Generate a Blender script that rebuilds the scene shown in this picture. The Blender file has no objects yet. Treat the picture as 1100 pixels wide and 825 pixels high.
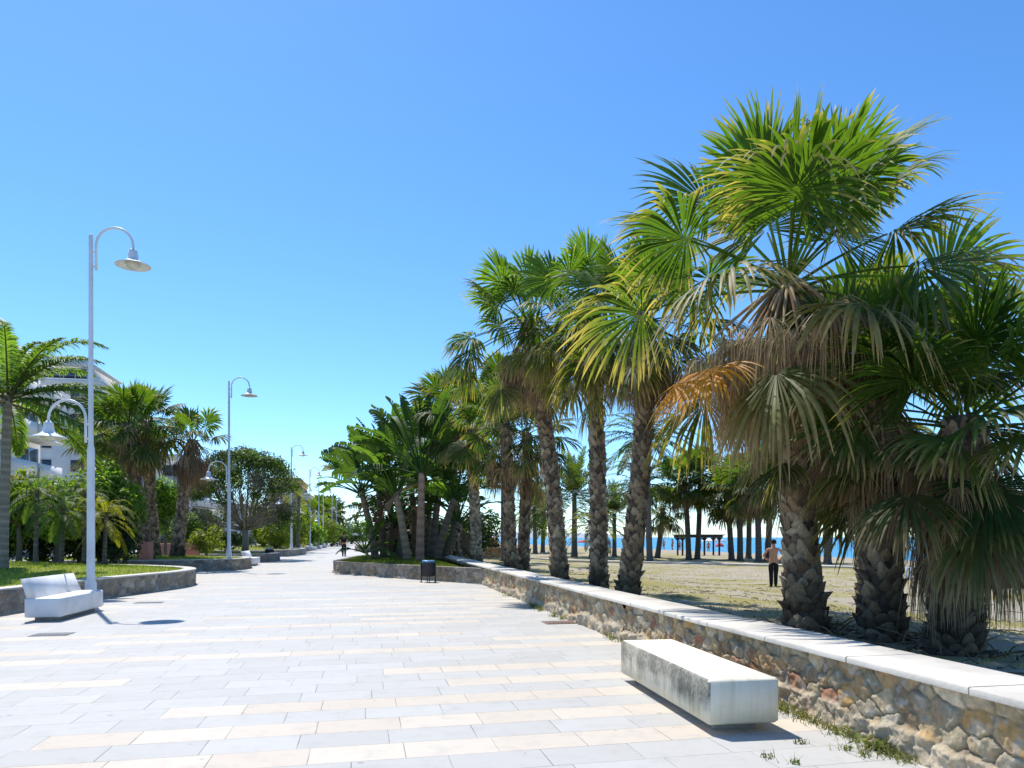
import bpy, math, random
import numpy as np
from mathutils import Vector, Euler

C = bpy.context.scene.collection
SC = bpy.context.scene
PI = math.pi
F, HOR, CAMH = 800.0, 577.0, 1.4


def at(px, Y, py=None):
    """photo pixel + depth -> world x (and z)"""
    x = (px - 550.0) / F * Y
    if py is None:
        return x
    return x, CAMH - (py - HOR) / F * Y


# ------------------------------------------------------------------ noise
def _h(ix, iy, seed):
    n = (ix.astype(np.int64) * 374761393 + iy.astype(np.int64) * 668265263 + seed * 974634777) & 0x7FFFFFFF
    n = ((n ^ (n >> 13)) * 1274126177) & 0x7FFFFFFF
    n = ((n ^ (n >> 16)) * 60493) & 0x7FFFFFFF
    return ((n >> 3) & 0xFFFF) / 65535.0


def vnoise(x, y, seed=0):
    x = np.asarray(x, float); y = np.asarray(y, float)
    ix, iy = np.floor(x), np.floor(y)
    fx, fy = x - ix, y - iy
    fx, fy = fx * fx * (3 - 2 * fx), fy * fy * (3 - 2 * fy)
    a, b = _h(ix, iy, seed), _h(ix + 1, iy, seed)
    c, d = _h(ix, iy + 1, seed), _h(ix + 1, iy + 1, seed)
    return (a + (b - a) * fx) * (1 - fy) + (c + (d - c) * fx) * fy


def fbm(x, y, seed=0, octv=4):
    s, a, t = 0, .5, 0
    for o in range(octv):
        s = s + a * vnoise(np.asarray(x) * 2 ** o, np.asarray(y) * 2 ** o, seed + o * 17)
        t += a; a *= .5
    return s / t


# ------------------------------------------------------------------ mesh builder
class MB:
    def __init__(self):
        self.v, self.c, self.f, self.m, self.n = [], [], [], [], 0

    def add(self, v, f, col=(.5, .5, .5), mi=0):
        v = np.asarray(v, float).reshape(-1, 3)
        col = np.asarray(col, float)
        if col.ndim == 1:
            col = np.tile(col, (len(v), 1))
        self.v.append(v); self.c.append(col)
        fs = f if isinstance(f, list) and len(f) and isinstance(f[0], np.ndarray) else [f]
        for a in fs:
            if not isinstance(a, np.ndarray):
                by = {}
                for q in a:
                    by.setdefault(len(q), []).append(q)
                for q in by.values():
                    q = np.asarray(q, int) + self.n
                    self.f.append(q); self.m.append(mi)
            elif len(a):
                self.f.append(a + self.n); self.m.append(mi)
        self.n += len(v)

    def build(self, name, mats, parent=None, smooth=False, loc=None):
        me = bpy.data.meshes.new(name)
        if self.n:
            v = np.concatenate(self.v); c = np.concatenate(self.c)
            me.vertices.add(len(v)); me.vertices.foreach_set('co', v.astype(np.float32).ravel())
            loops = np.concatenate([a.ravel() for a in self.f])
            tot = np.concatenate([np.full(len(a), a.shape[1]) for a in self.f])
            mi = np.concatenate([np.full(len(a), k) for a, k in zip(self.f, self.m)])
            st = np.concatenate([[0], np.cumsum(tot)[:-1]])
            me.loops.add(len(loops)); me.loops.foreach_set('vertex_index', loops.astype(np.int32))
            me.polygons.add(len(tot)); me.polygons.foreach_set('loop_start', st.astype(np.int32))
            me.polygons.foreach_set('material_index', mi.astype(np.int32))
            if smooth:
                me.polygons.foreach_set('use_smooth', np.ones(len(tot), bool))
            me.update(calc_edges=True)
            at_ = me.color_attributes.new('col', 'FLOAT_COLOR', 'POINT')
            at_.data.foreach_set('color', np.concatenate([c, np.ones((len(c), 1))], 1).astype(np.float32).ravel())
            me.validate()
        for m in (mats if isinstance(mats, (list, tuple)) else [mats]):
            me.materials.append(m)
        o = bpy.data.objects.new(name, me); C.objects.link(o)
        if parent: o.parent = parent
        if loc is not None: o.location = loc
        return o

    # primitive shapes ------------------------------------------------
    def box(self, x0, x1, y0, y1, z0, z1, col=(.5, .5, .5), mi=0, bev=0):
        if bev <= 0:
            v = [(x, y, z) for z in (z0, z1) for x, y in ((x0, y0), (x1, y0), (x1, y1), (x0, y1))]
            self.add(v, [(3, 2, 1, 0), (4, 5, 6, 7), (0, 1, 5, 4), (1, 2, 6, 5), (2, 3, 7, 6), (3, 0, 4, 7)], col, mi)
        else:
            self.prism([(x0, y0), (x1, y0), (x1, y1), (x0, y1)], z0, z1, bev, col, mi)

    def prism(self, poly, z0, z1, bev=.01, col=(.5, .5, .5), mi=0):
        """convex CCW polygon extruded, chamfered on all edges"""
        P = np.asarray(poly, float); n = len(P)
        Q = []
        for i in range(n):       # chamfer corners in plan
            a, b, c_ = P[i - 1], P[i], P[(i + 1) % n]
            u = (a - b) / np.linalg.norm(a - b); w = (c_ - b) / np.linalg.norm(c_ - b)
            Q += [b + u * bev, b + w * bev]
        Q = np.array(Q); m = len(Q); cen = Q.mean(0)
        d = Q - cen; I = cen + d * (1 - bev / np.maximum(np.abs(d).max(0), 1e-6))
        rings = [(I, z0), (Q, z0 + bev), (Q, z1 - bev), (I, z1)]
        v = [(p[0], p[1], z) for r, z in rings for p in r]
        f = [tuple(range(m))[::-1], tuple(range(3 * m, 4 * m))]
        for k in range(3):
            for i in range(m):
                j = (i + 1) % m
                f.append((k * m + i, k * m + j, (k + 1) * m + j, (k + 1) * m + i))
        self.add(v, f, col, mi)

    def tube(self, pts, rad, ns=8, col=(.5, .5, .5), mi=0, caps=True):
        pts = np.asarray(pts, float); n = len(pts)
        rad = np.broadcast_to(np.asarray(rad, float), (n,))
        T = np.gradient(pts, axis=0); T /= np.linalg.norm(T, axis=1)[:, None] + 1e-9
        ref = np.array([0, 0, 1.]) if abs(T[0, 2]) < .9 else np.array([1., 0, 0])
        A = np.cross(T[0], ref); A /= np.linalg.norm(A)
        ang = np.arange(ns) / ns * 2 * PI
        V = np.zeros((n, ns, 3))
        for i in range(n):
            A = A - T[i] * A.dot(T[i]); A /= np.linalg.norm(A) + 1e-9
            B = np.cross(T[i], A)
            V[i] = pts[i] + rad[i] * (np.cos(ang)[:, None] * A + np.sin(ang)[:, None] * B)
        idx = np.arange(n * ns).reshape(n, ns); nx = np.roll(idx, -1, 1)
        q = np.stack([idx[:-1], nx[:-1], nx[1:], idx[1:]], -1).reshape(-1, 4)
        fs = [q]
        if caps:
            fs += [idx[0][::-1][None].copy(), idx[-1][None].copy()]
        cc = np.asarray(col, float)
        if cc.ndim == 2 and len(cc) == n: cc = np.repeat(cc, ns, 0)
        self.add(V.reshape(-1, 3), fs, cc, mi)

    def lathe(self, prof, ns=24, center=(0, 0, 0), col=(.5, .5, .5), mi=0):
        pr = np.asarray(prof, float); n = len(pr); ang = np.arange(ns) / ns * 2 * PI
        V = np.stack([pr[:, 0:1] * np.cos(ang), pr[:, 0:1] * np.sin(ang), np.repeat(pr[:, 1:2], ns, 1)], -1) + np.array(center)
        idx = np.arange(n * ns).reshape(n, ns); nx = np.roll(idx, -1, 1)
        self.add(V.reshape(-1, 3), [np.stack([idx[:-1], nx[:-1], nx[1:], idx[1:]], -1).reshape(-1, 4)], col, mi)


def thing(name, label, cat, loc=(0, 0, 0), rz=0, group=None):
    o = bpy.data.objects.new(name, None); C.objects.link(o)
    o.empty_display_size = .2
    o.location = loc; o.rotation_euler = (0, 0, rz)
    return tag(o, label, cat, group)


def tag(o, label, cat, group=None):
    o['label'] = label; o['category'] = cat
    if group: o['group'] = group
    return o


def dup(root, loc, rz=0, scale=1.0, label=None, group=None):
    r = root.copy(); C.objects.link(r); r.location = loc; r.rotation_euler = (0, 0, rz); r.scale = (scale,) * 3
    if label: r['label'] = label
    if group: r['group'] = group
    for ch in list(root.children):
        c = ch.copy(); C.objects.link(c); c.parent = r
        for g in list(ch.children):
            d = g.copy(); C.objects.link(d); d.parent = c
    return r


# ------------------------------------------------------------------ materials
def new_mat(name):
    m = bpy.data.materials.new(name); m.use_nodes = True
    nt = m.node_tree; nt.nodes.clear()
    out = nt.nodes.new('ShaderNodeOutputMaterial')
    return m, nt, out


def N(nt, t, **kw):
    n = nt.nodes.new(t)
    for k, v in kw.items():
        if k.startswith('i_'):
            n.inputs[k[2:]].default_value = v
        else:
            setattr(n, k, v)
    return n


def math_n(nt, op, a, b=None, c=None):
    n = nt.nodes.new('ShaderNodeMath'); n.operation = op
    for i, x in enumerate((a, b, c)):
        if x is None: continue
        if isinstance(x, (int, float)): n.inputs[i].default_value = x
        else: nt.links.new(x, n.inputs[i])
    return n.outputs[0]


def mixc(nt, fac, a, b, mode='MIX'):
    n = nt.nodes.new('ShaderNodeMix'); n.data_type = 'RGBA'; n.blend_type = mode
    for s, x in ((0, fac), (6, a), (7, b)):
        if isinstance(x, (int, float)): n.inputs[s].default_value = x
        elif isinstance(x, (tuple, list)): n.inputs[s].default_value = (*x, 1)
        else: nt.links.new(x, n.inputs[s])
    return n.outputs[2]


def ramp(nt, fac, a, b):
    n = nt.nodes.new('ShaderNodeMapRange'); n.clamp = True
    nt.links.new(fac, n.inputs[0]); n.inputs[1].default_value = a; n.inputs[2].default_value = b
    return n.outputs[0]


def noise(nt, vec, scale, detail=4, rough=.6):
    n = N(nt, 'ShaderNodeTexNoise', i_Scale=scale, i_Detail=detail, i_Roughness=rough)
    if vec is not None: nt.links.new(vec, n.inputs['Vector'])
    return n.outputs['Fac']


def pos(nt):
    return nt.nodes.new('ShaderNodeNewGeometry').outputs['Position']


def bump(nt, h, strength=.3, dist=.02):
    b = N(nt, 'ShaderNodeBump', i_Strength=strength, i_Distance=dist)
    nt.links.new(h, b.inputs['Height'])
    return b.outputs[0]


def principled(nt, out, color, rough=.6, normal=None, spec=.4, metal=0):
    p = N(nt, 'ShaderNodeBsdfPrincipled', i_Roughness=rough, i_Metallic=metal)
    p.inputs['Specular IOR Level'].default_value = spec
    if isinstance(color, (tuple, list)): p.inputs['Base Color'].default_value = (*color, 1)
    else: nt.links.new(color, p.inputs['Base Color'])
    if normal is not None: nt.links.new(normal, p.inputs['Normal'])
    if out is not None: nt.links.new(p.outputs[0], out.inputs[0])
    return p


def simple(name, col, rough=.6, var=.15, scale=6, bmp=0, bscale=40, spec=.4, metal=0, obj=False):
    m, nt, out = new_mat(name)
    vec = nt.nodes.new('ShaderNodeTexCoord').outputs['Object'] if obj else pos(nt)
    f = noise(nt, vec, scale, 5)
    c = mixc(nt, ramp(nt, f, .3, .7), tuple(x * (1 - var) for x in col), tuple(min(1, x * (1 + var)) for x in col))
    nm = bump(nt, noise(nt, vec, bscale, 4), bmp, .01) if bmp else None
    principled(nt, out, c, rough, nm, spec, metal)
    return m


def attr_mat(name, rough=.8, var=.25, scale=30, bmp=.3, spec=.2):
    m, nt, out = new_mat(name)
    a = N(nt, 'ShaderNodeAttribute', attribute_name='col')
    p = pos(nt)
    f = noise(nt, p, scale, 5, .65)
    k = math_n(nt, 'MULTIPLY_ADD', ramp(nt, f, .25, .75), 2 * var, 1 - var)
    c = N(nt, 'ShaderNodeVectorMath', operation='SCALE')
    nt.links.new(a.outputs['Color'], c.inputs[0]); nt.links.new(k, c.inputs['Scale'])
    principled(nt, out, c.outputs[0], rough, bump(nt, f, bmp, .02) if bmp else None, spec)
    return m


def leaf_mat(name, trans=.4, rough=.45, spec=.5, tint=(1.5, 1.5, .6), var=.2):
    m, nt, out = new_mat(name)
    a = N(nt, 'ShaderNodeAttribute', attribute_name='col')
    f = noise(nt, pos(nt), 9, 3)
    k = math_n(nt, 'MULTIPLY_ADD', ramp(nt, f, .3, .7), 2 * var, 1 - var)
    c = N(nt, 'ShaderNodeVectorMath', operation='SCALE')
    nt.links.new(a.outputs['Color'], c.inputs[0]); nt.links.new(k, c.inputs['Scale'])
    p = principled(nt, None, c.outputs[0], rough, None, spec)
    t = N(nt, 'ShaderNodeBsdfTranslucent')
    tc = N(nt, 'ShaderNodeVectorMath', operation='MULTIPLY')
    nt.links.new(c.outputs[0], tc.inputs[0]); tc.inputs[1].default_value = tint
    nt.links.new(tc.outputs[0], t.inputs[0])
    mx = N(nt, 'ShaderNodeMixShader'); mx.inputs[0].default_value = trans
    nt.links.new(p.outputs[0], mx.inputs[1]); nt.links.new(t.outputs[0], mx.inputs[2])
    nt.links.new(mx.outputs[0], out.inputs[0])
    return m


M = {}
M['leaf'] = leaf_mat('palm_leaf', .5, .52, .28, (1.75, 1.8, .5))
M['dead'] = leaf_mat('dry_leaf', .3, .85, .08, (1.15, 1.12, 1.0))
M['broad'] = leaf_mat('shrub_leaf', .5, .5, .4, (2.1, 2.1, .6))
M['grass'] = leaf_mat('grass_blade', .35, .7, .2, (1.4, 1.4, .6))
M['bark'] = attr_mat('trunk_bark', .9, .35, 28, .5, .1)
M['stone'] = attr_mat('wall_stone', .85, .33, 26, .6, .2)
M['cloth'] = attr_mat('cloth', .85, .1, 20, 0, .2)
M['white_paint'] = simple('white_paint', (.66, .68, .71), .4, .13, 1.6, .06, 60)
M['lamp_glass'] = simple('lamp_glass', (.55, .55, .5), .12, .05, 3, spec=.8)
M['white_bench'] = simple('white_bench_paint', (.70, .71, .73), .55, .12, 2.5, .15, 30)
M['cap'] = simple('pale_coping', (.555, .515, .445), .75, .2, 1.7, .35, 45)
M['dark_metal'] = simple('dark_metal', (.03, .03, .034), .5, .25, 20)
M['bag'] = simple('blue_bag', (.08, .25, .5), .4, .2, 20)
M['rubber'] = simple('mortar', (.3, .29, .27), .9, .2, 10)
M['wood'] = simple('dark_wood', (.035, .026, .02), .8, .3, 12, .2)
M['pallet'] = simple('pallet_wood', (.24, .16, .09), .85, .3, 9, .2)
M['blue'] = simple('blue_paint', (.04, .08, .5), .5, .1, 4)
M['whitecloth'] = simple('white_canvas', (.75, .75, .75), .8, .06, 4)
M['salmon'] = simple('salmon_render', (.55, .23, .15), .85, .12, 3, .2)
M['bwhite'] = simple('white_render', (.62, .6, .57), .85, .08, .8, .1, 20)
M['bgrey'] = simple('grey_render', (.42, .42, .43), .85, .08, .8, .1, 20)
M['terracotta'] = simple('terracotta_render', (.42, .24, .14), .85, .12, .8, .1, 20)
M['glass'] = simple('window_glass', (.05, .065, .085), .1, .2, .6, spec=.8)
M['iron'] = simple('grate_iron', (.17, .11, .085), .7, .3, 30)
M['greyiron'] = simple('grate_grey', (.25, .25, .25), .7, .2, 30)
M['red'] = simple('red_canvas', (.5, .06, .05), .8, .1, 4)


def m_bench():
    """white concrete; streaks of black weathering running down from the top edge of the long side"""
    m, nt, out = new_mat('weathered_concrete')
    tc = nt.nodes.new('ShaderNodeTexCoord').outputs['Object']
    sx = N(nt, 'ShaderNodeSeparateXYZ'); nt.links.new(tc, sx.inputs[0])
    f1 = noise(nt, tc, 3.2, 6, .7); f2 = noise(nt, tc, 30, 5, .7)
    mp = N(nt, 'ShaderNodeMapping'); nt.links.new(tc, mp.inputs[0]); mp.inputs['Scale'].default_value = (9, 9, .9)
    drip = noise(nt, mp.outputs[0], 1.0, 5, .7)
    base = mixc(nt, f2, (.72, .66, .51), (.82, .765, .62))
    base = mixc(nt, math_n(nt, 'MULTIPLY', ramp(nt, drip, .48, .72), .4), base, (.42, .39, .29))
    foot = ramp(nt, math_n(nt, 'SUBTRACT', math_n(nt, 'MULTIPLY', f1, .25), sx.outputs[2]), -.08, .08)
    base = mixc(nt, math_n(nt, 'MULTIPLY', foot, .4), base, (.46, .43, .28))
    yell = mixc(nt, math_n(nt, 'MULTIPLY', ramp(nt, f1, .45, .75), .3), base, (.5, .5, .3))
    # dark weathering band: only on the long side (local -X), upper half
    ge = nt.nodes.new('ShaderNodeNewGeometry')
    tn = N(nt, 'ShaderNodeVectorTransform', vector_type='NORMAL', convert_from='WORLD', convert_to='OBJECT')
    nt.links.new(ge.outputs['True Normal'], tn.inputs[0])
    sn = N(nt, 'ShaderNodeSeparateXYZ'); nt.links.new(tn.outputs[0], sn.inputs[0])
    side = math_n(nt, 'LESS_THAN', sn.outputs[0], -.7)
    hgt = math_n(nt, 'ADD', sx.outputs[2], math_n(nt, 'MULTIPLY_ADD', math_n(nt, 'ADD', math_n(nt, 'MULTIPLY', f1, .5), math_n(nt, 'MULTIPLY', drip, .5)), .42, -.19))
    band = ramp(nt, hgt, .15, .29)
    blot = ramp(nt, math_n(nt, 'ADD', math_n(nt, 'MULTIPLY', f2, .6), math_n(nt, 'MULTIPLY', f1, .5)), .42, .62)
    k = math_n(nt, 'MULTIPLY', math_n(nt, 'MULTIPLY', side, band), math_n(nt, 'MULTIPLY_ADD', blot, .42, .46))
    c = mixc(nt, k, yell, mixc(nt, f2, (.03, .031, .026), (.11, .11, .09)))
    top = math_n(nt, 'GREATER_THAN', sn.outputs[2], .7)
    spots = math_n(nt, 'MULTIPLY', top, math_n(nt, 'MULTIPLY', ramp(nt, noise(nt, tc, 7, 7, .75), .55, .8), .45))
    c = mixc(nt, spots, c, (.28, .27, .22))
    principled(nt, out, c, .8, bump(nt, f2, .25, .006), .3)
    return m


M['bench'] = m_bench()


def m_paving():
    m, nt, out = new_mat('promenade_paving')
    p = pos(nt)
    s = N(nt, 'ShaderNodeSeparateXYZ'); nt.links.new(p, s.inputs[0])
    X, Y = s.outputs[0], s.outputs[1]
    L, W = .62, .375
    v = math_n(nt, 'DIVIDE', math_n(nt, 'SUBTRACT', Y, math_n(nt, 'MULTIPLY', X, .235)), W)
    row = math_n(nt, 'FLOOR', v); fv = math_n(nt, 'FRACT', v)
    wn = N(nt, 'ShaderNodeTexWhiteNoise', noise_dimensions='1D'); nt.links.new(row, wn.inputs['W'])
    u = math_n(nt, 'ADD', math_n(nt, 'DIVIDE', math_n(nt, 'ADD', X, math_n(nt, 'MULTIPLY', Y, .2)), L),
               math_n(nt, 'MULTIPLY', wn.outputs['Value'], 37.0))
    cell = math_n(nt, 'FLOOR', u); fu = math_n(nt, 'FRACT', u)
    cv = N(nt, 'ShaderNodeCombineXYZ'); nt.links.new(cell, cv.inputs[0]); nt.links.new(row, cv.inputs[1])
    w2 = N(nt, 'ShaderNodeTexWhiteNoise', noise_dimensions='2D'); nt.links.new(cv.outputs[0], w2.inputs['Vector'])
    run = math_n(nt, 'FLOOR', math_n(nt, 'DIVIDE', cell, 4.0))
    cr = N(nt, 'ShaderNodeCombineXYZ'); nt.links.new(run, cr.inputs[0]); nt.links.new(row, cr.inputs[1])
    w3 = N(nt, 'ShaderNodeTexWhiteNoise', noise_dimensions='2D'); nt.links.new(cr.outputs[0], w3.inputs['Vector'])
    odd = math_n(nt, 'MODULO', math_n(nt, 'ABSOLUTE', row), 2.0)
    thr = math_n(nt, 'MULTIPLY_ADD', odd, -.48, .97)
    cream = math_n(nt, 'GREATER_THAN', w3.outputs['Value'], thr)
    # big soft dirt and grain
    d1 = noise(nt, p, .35, 5, .6); d2 = noise(nt, p, 5, 6, .7); d3 = noise(nt, p, 120, 3, .6)
    grey = mixc(nt, w2.outputs['Value'], (.435, .42, .385), (.485, .472, .435))
    crm = mixc(nt, w2.outputs['Value'], (.54, .465, .37), (.59, .525, .425))
    c = mixc(nt, cream, grey, crm)
    c = mixc(nt, math_n(nt, 'MULTIPLY', ramp(nt, d2, .5, .8), .5), c, (.30, .29, .27))
    c = mixc(nt, math_n(nt, 'MULTIPLY', ramp(nt, d1, .4, .8), .22), c, (.62, .60, .57))
    c = mixc(nt, math_n(nt, 'MULTIPLY', d3, .16), c, (.2, .2, .2))
    spots = ramp(nt, noise(nt, p, 2.3, 2, .5), .72, .76)
    c = mixc(nt, math_n(nt, 'MULTIPLY', spots, .22), c, (.2, .18, .16))
    gum = ramp(nt, noise(nt, p, 9, 1, .4), .765, .78)
    c = mixc(nt, math_n(nt, 'MULTIPLY', gum, .45), c, (.16, .15, .14))
    wear = noise(nt, p, .9, 7, .72)
    c = mixc(nt, math_n(nt, 'MULTIPLY', ramp(nt, wear, .5, .72), .2), c, (.36, .33, .28))
    # joints
    jn = noise(nt, p, 1.7, 4, .7)
    jw = math_n(nt, 'MULTIPLY_ADD', ramp(nt, jn, .35, .75), .0045, .0006)
    du = math_n(nt, 'MULTIPLY', math_n(nt, 'MINIMUM', fu, math_n(nt, 'SUBTRACT', 1.0, fu)), L)
    dv = math_n(nt, 'MULTIPLY', math_n(nt, 'MINIMUM', fv, math_n(nt, 'SUBTRACT', 1.0, fv)), W)
    dj = math_n(nt, 'MINIMUM', du, dv)
    j = math_n(nt, 'LESS_THAN', dj, jw)
    joint = mixc(nt, jn, (.07, .065, .06), (.22, .21, .19))
    c = mixc(nt, math_n(nt, 'MULTIPLY', j, .9), c, joint)
    hgt = math_n(nt, 'ADD', math_n(nt, 'MULTIPLY', ramp(nt, dj, 0, .008), .6),
                 math_n(nt, 'ADD', math_n(nt, 'MULTIPLY', d3, .2), math_n(nt, 'MULTIPLY', w2.outputs['Value'], .3)))
    principled(nt, out, c, .62, bump(nt, hgt, .5, .006), .35)
    return m


M['paving'] = m_paving()


def m_park():
    m, nt, out = new_mat('park_ground')
    p = pos(nt)
    mpk = N(nt, 'ShaderNodeMapping'); nt.links.new(p, mpk.inputs[0]); mpk.inputs['Scale'].default_value = (.5, 1.5, 1)
    big = noise(nt, mpk.outputs[0], .25, 6, .65); med = noise(nt, p, 1.6, 6, .7); fine = noise(nt, p, 14, 5, .75); grit = noise(nt, p, 60, 3, .7)
    sand = mixc(nt, fine, (.32, .275, .195), (.46, .405, .31))
    grass = mixc(nt, fine, (.23, .20, .065), (.38, .33, .13))
    green = mixc(nt, fine, (.09, .11, .03), (.2, .2, .06))
    k = ramp(nt, math_n(nt, 'ADD', math_n(nt, 'MULTIPLY', big, .7), math_n(nt, 'MULTIPLY', med, .3)), .468, .555)
    c = mixc(nt, k, sand, grass)
    c = mixc(nt, math_n(nt, 'MULTIPLY', ramp(nt, noise(nt, p, .6, 5, .7), .56, .7), .6), c, green)
    c = mixc(nt, ramp(nt, grit, .58, .75), c, (.16, .13, .095))
    # bare sand beyond the park, towards the sea
    s = N(nt, 'ShaderNodeSeparateXYZ'); nt.links.new(p, s.inputs[0])
    d = math_n(nt, 'ADD', s.outputs[0], math_n(nt, 'MULTIPLY', s.outputs[1], .1956))
    sea = ramp(nt, math_n(nt, 'ADD', d, math_n(nt, 'MULTIPLY', big, 6)), 36, 44)
    c = mixc(nt, sea, c, mixc(nt, fine, (.33, .27, .2), (.42, .35, .27)))
    principled(nt, out, c, .95, bump(nt, math_n(nt, 'ADD', fine, grit), .6, .04), .1)
    return m


M['park'] = m_park()


def m_lawn():
    m, nt, out = new_mat('lawn_soil')
    p = pos(nt)
    f = noise(nt, p, 1.3, 5, .7); g = noise(nt, p, 25, 4, .7)
    c = mixc(nt, g, (.12, .16, .025), (.27, .29, .06))
    c = mixc(nt, math_n(nt, 'MULTIPLY', ramp(nt, f, .5, .75), .7), c, (.17, .14, .06))
    principled(nt, out, c, .95, bump(nt, g, .6, .03), .1)
    return m


M['lawn'] = m_lawn()


def m_sea():
    m, nt, out = new_mat('sea_water')
    p = pos(nt)
    mp = N(nt, 'ShaderNodeMapping'); nt.links.new(p, mp.inputs[0]); mp.inputs['Scale'].default_value = (.02, .12, 1)
    f = noise(nt, mp.outputs[0], 1.0, 4, .6)
    mp2 = N(nt, 'ShaderNodeMapping'); nt.links.new(p, mp2.inputs[0]); mp2.inputs['Scale'].default_value = (.4, 1.2, 1)
    g = noise(nt, mp2.outputs[0], 1.0, 4, .6)
    c = mixc(nt, ramp(nt, f, .35, .65), (.03, .20, .36), (.06, .28, .42))
    principled(nt, out, c, .35, bump(nt, g, .5, .4), .3)
    return m


M['sea'] = m_sea()

# ------------------------------------------------------------------ world, sun, camera
EL = math.radians(62)
hx, hy = -.552, .834
w = bpy.data.worlds.new('World'); SC.world = w; w.use_nodes = True
nt = w.node_tree; nt.nodes.clear()
sky = nt.nodes.new('ShaderNodeTexSky'); sky.sky_type = 'NISHITA'; sky.sun_disc = False
sky.sun_elevation = EL; sky.sun_rotation = math.atan2(hx, hy)
sky.air_density = .8; sky.dust_density = .2; sky.ozone_density = 4.5; sky.altitude = 0
bg = nt.nodes.new('ShaderNodeBackground'); bg.inputs[1].default_value = .15
wo = nt.nodes.new('ShaderNodeOutputWorld')
hs = N(nt, 'ShaderNodeHueSaturation', i_Saturation=1.17, i_Value=1.0); nt.links.new(sky.outputs[0], hs.inputs['Color']); nt.links.new(mixc(nt, 1.0, hs.outputs[0], (.93, 1.035, 1.06), 'MULTIPLY'), bg.inputs[0]); nt.links.new(bg.outputs[0], wo.inputs[0])

ld = bpy.data.lights.new('sun', 'SUN'); ld.energy = 4.0; ld.angle = math.radians(.53); ld.color = (1, .955, .89)
lo = bpy.data.objects.new('sun', ld); C.objects.link(lo)
dirv = Vector((-hx * math.cos(EL), -hy * math.cos(EL), -math.sin(EL)))
lo.rotation_euler = dirv.to_track_quat('-Z', 'Y').to_euler(); lo.location = (0, 0, 60)

cd = bpy.data.cameras.new('camera'); co = bpy.data.objects.new('camera', cd); C.objects.link(co)
co.location = (0, 0, CAMH); co.rotation_euler = (PI / 2, 0, 0)
cd.sensor_width = 36; cd.lens = F / 1100 * 36; cd.shift_y = (HOR - 412.5) / 1100
cd.clip_end = 20000; cd.clip_start = .05
SC.camera = co
SC.view_settings.view_transform = 'Standard'; SC.view_settings.look = 'None'
SC.view_settings.exposure = .58; SC.view_settings.gamma = 1; SC.view_settings.use_curve_mapping = False
SC.cycles.max_bounces = 8; SC.cycles.transparent_max_bounces = 8
SC.cycles.use_denoising = True
SC.cycles.caustics_reflective = False; SC.cycles.caustics_refractive = False
SC.cycles.sample_clamp_indirect = 6


# ------------------------------------------------------------------ ground
SL = -.1956


def wall_x(Y):
    return 2.597 + SL * (Y - 4.516)


def park_z(x, y):
    d = (x - wall_x(y)) * .981
    z = np.interp(d, [-1, 0, 2.2, 4.5, 7, 10.3, 14, 40, 47, 56, 80, 200], [.2, .2, .2, .1, -.12, -.38, -.42, -.50, -1.0, -1.75, -2.6, -6])
    return z


def pz(x, y):
    return float(park_z(np.array(x), np.array(y)) + (fbm(np.array([x * .5]), np.array([y * .5]), 5)[0] - .5) * .22)


def grid_faces(nx, ny):
    i = np.arange(nx * ny).reshape(ny, nx)
    return np.stack([i[:-1, :-1], i[:-1, 1:], i[1:, 1:], i[1:, :-1]], -1).reshape(-1, 4)


# one sheet of land: rows follow the wall line so that the step down to the park lies on it
ys = np.concatenate([np.linspace(-40, 0, 9)[:-1], np.linspace(0, 40, 134)[:-1], np.linspace(40, 120, 100)[:-1], np.linspace(120, 900, 40)])
ds = np.concatenate([np.array([-900, -400, -150, -70, -30, -8, -1.0, .2]), np.linspace(.42, 30, 100), np.linspace(30.5, 95, 90), np.array([150, 220])])
DD, YY = np.meshgrid(ds, ys)
XX = wall_x(YY) + DD / .981
ZZ = park_z(XX, YY) + (fbm(XX * .5, YY * .5, 5) - .5) * .22 + (fbm(XX * 2.2, YY * 2.2, 9) - .5) * .06
ZZ = np.where(DD < .4, -.06, ZZ)
mb = MB(); mb.add(np.stack([XX, YY, ZZ], -1).reshape(-1, 3), [grid_faces(len(ds), len(ys))])
o = mb.build('ground', M['park'], smooth=True); o['kind'] = 'structure'

mb = MB()
yy = np.concatenate([np.linspace(-25, 60, 40), np.linspace(64, 420, 40)])
gx = np.stack([np.full(len(yy), 0) + wall_x(yy) - 90, wall_x(yy) - 40, wall_x(yy) - 15, wall_x(yy) - 5, wall_x(yy) + .12], 1)
P = np.stack([gx, np.repeat(yy[:, None], 5, 1), np.zeros_like(gx)], -1)
mb.add(P.reshape(-1, 3), [grid_faces(5, len(yy))])
o = mb.build('promenade', M['paving']); o['kind'] = 'structure'

mb = MB()
mb.add([(-6000, 60, -1.5), (9000, -3000, -1.5), (14000, 9000, -1.5), (-6000, 14000, -1.5)], [(0, 1, 2, 3)])
o = mb.build('sea', M['sea']); o['kind'] = 'structure'

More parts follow.
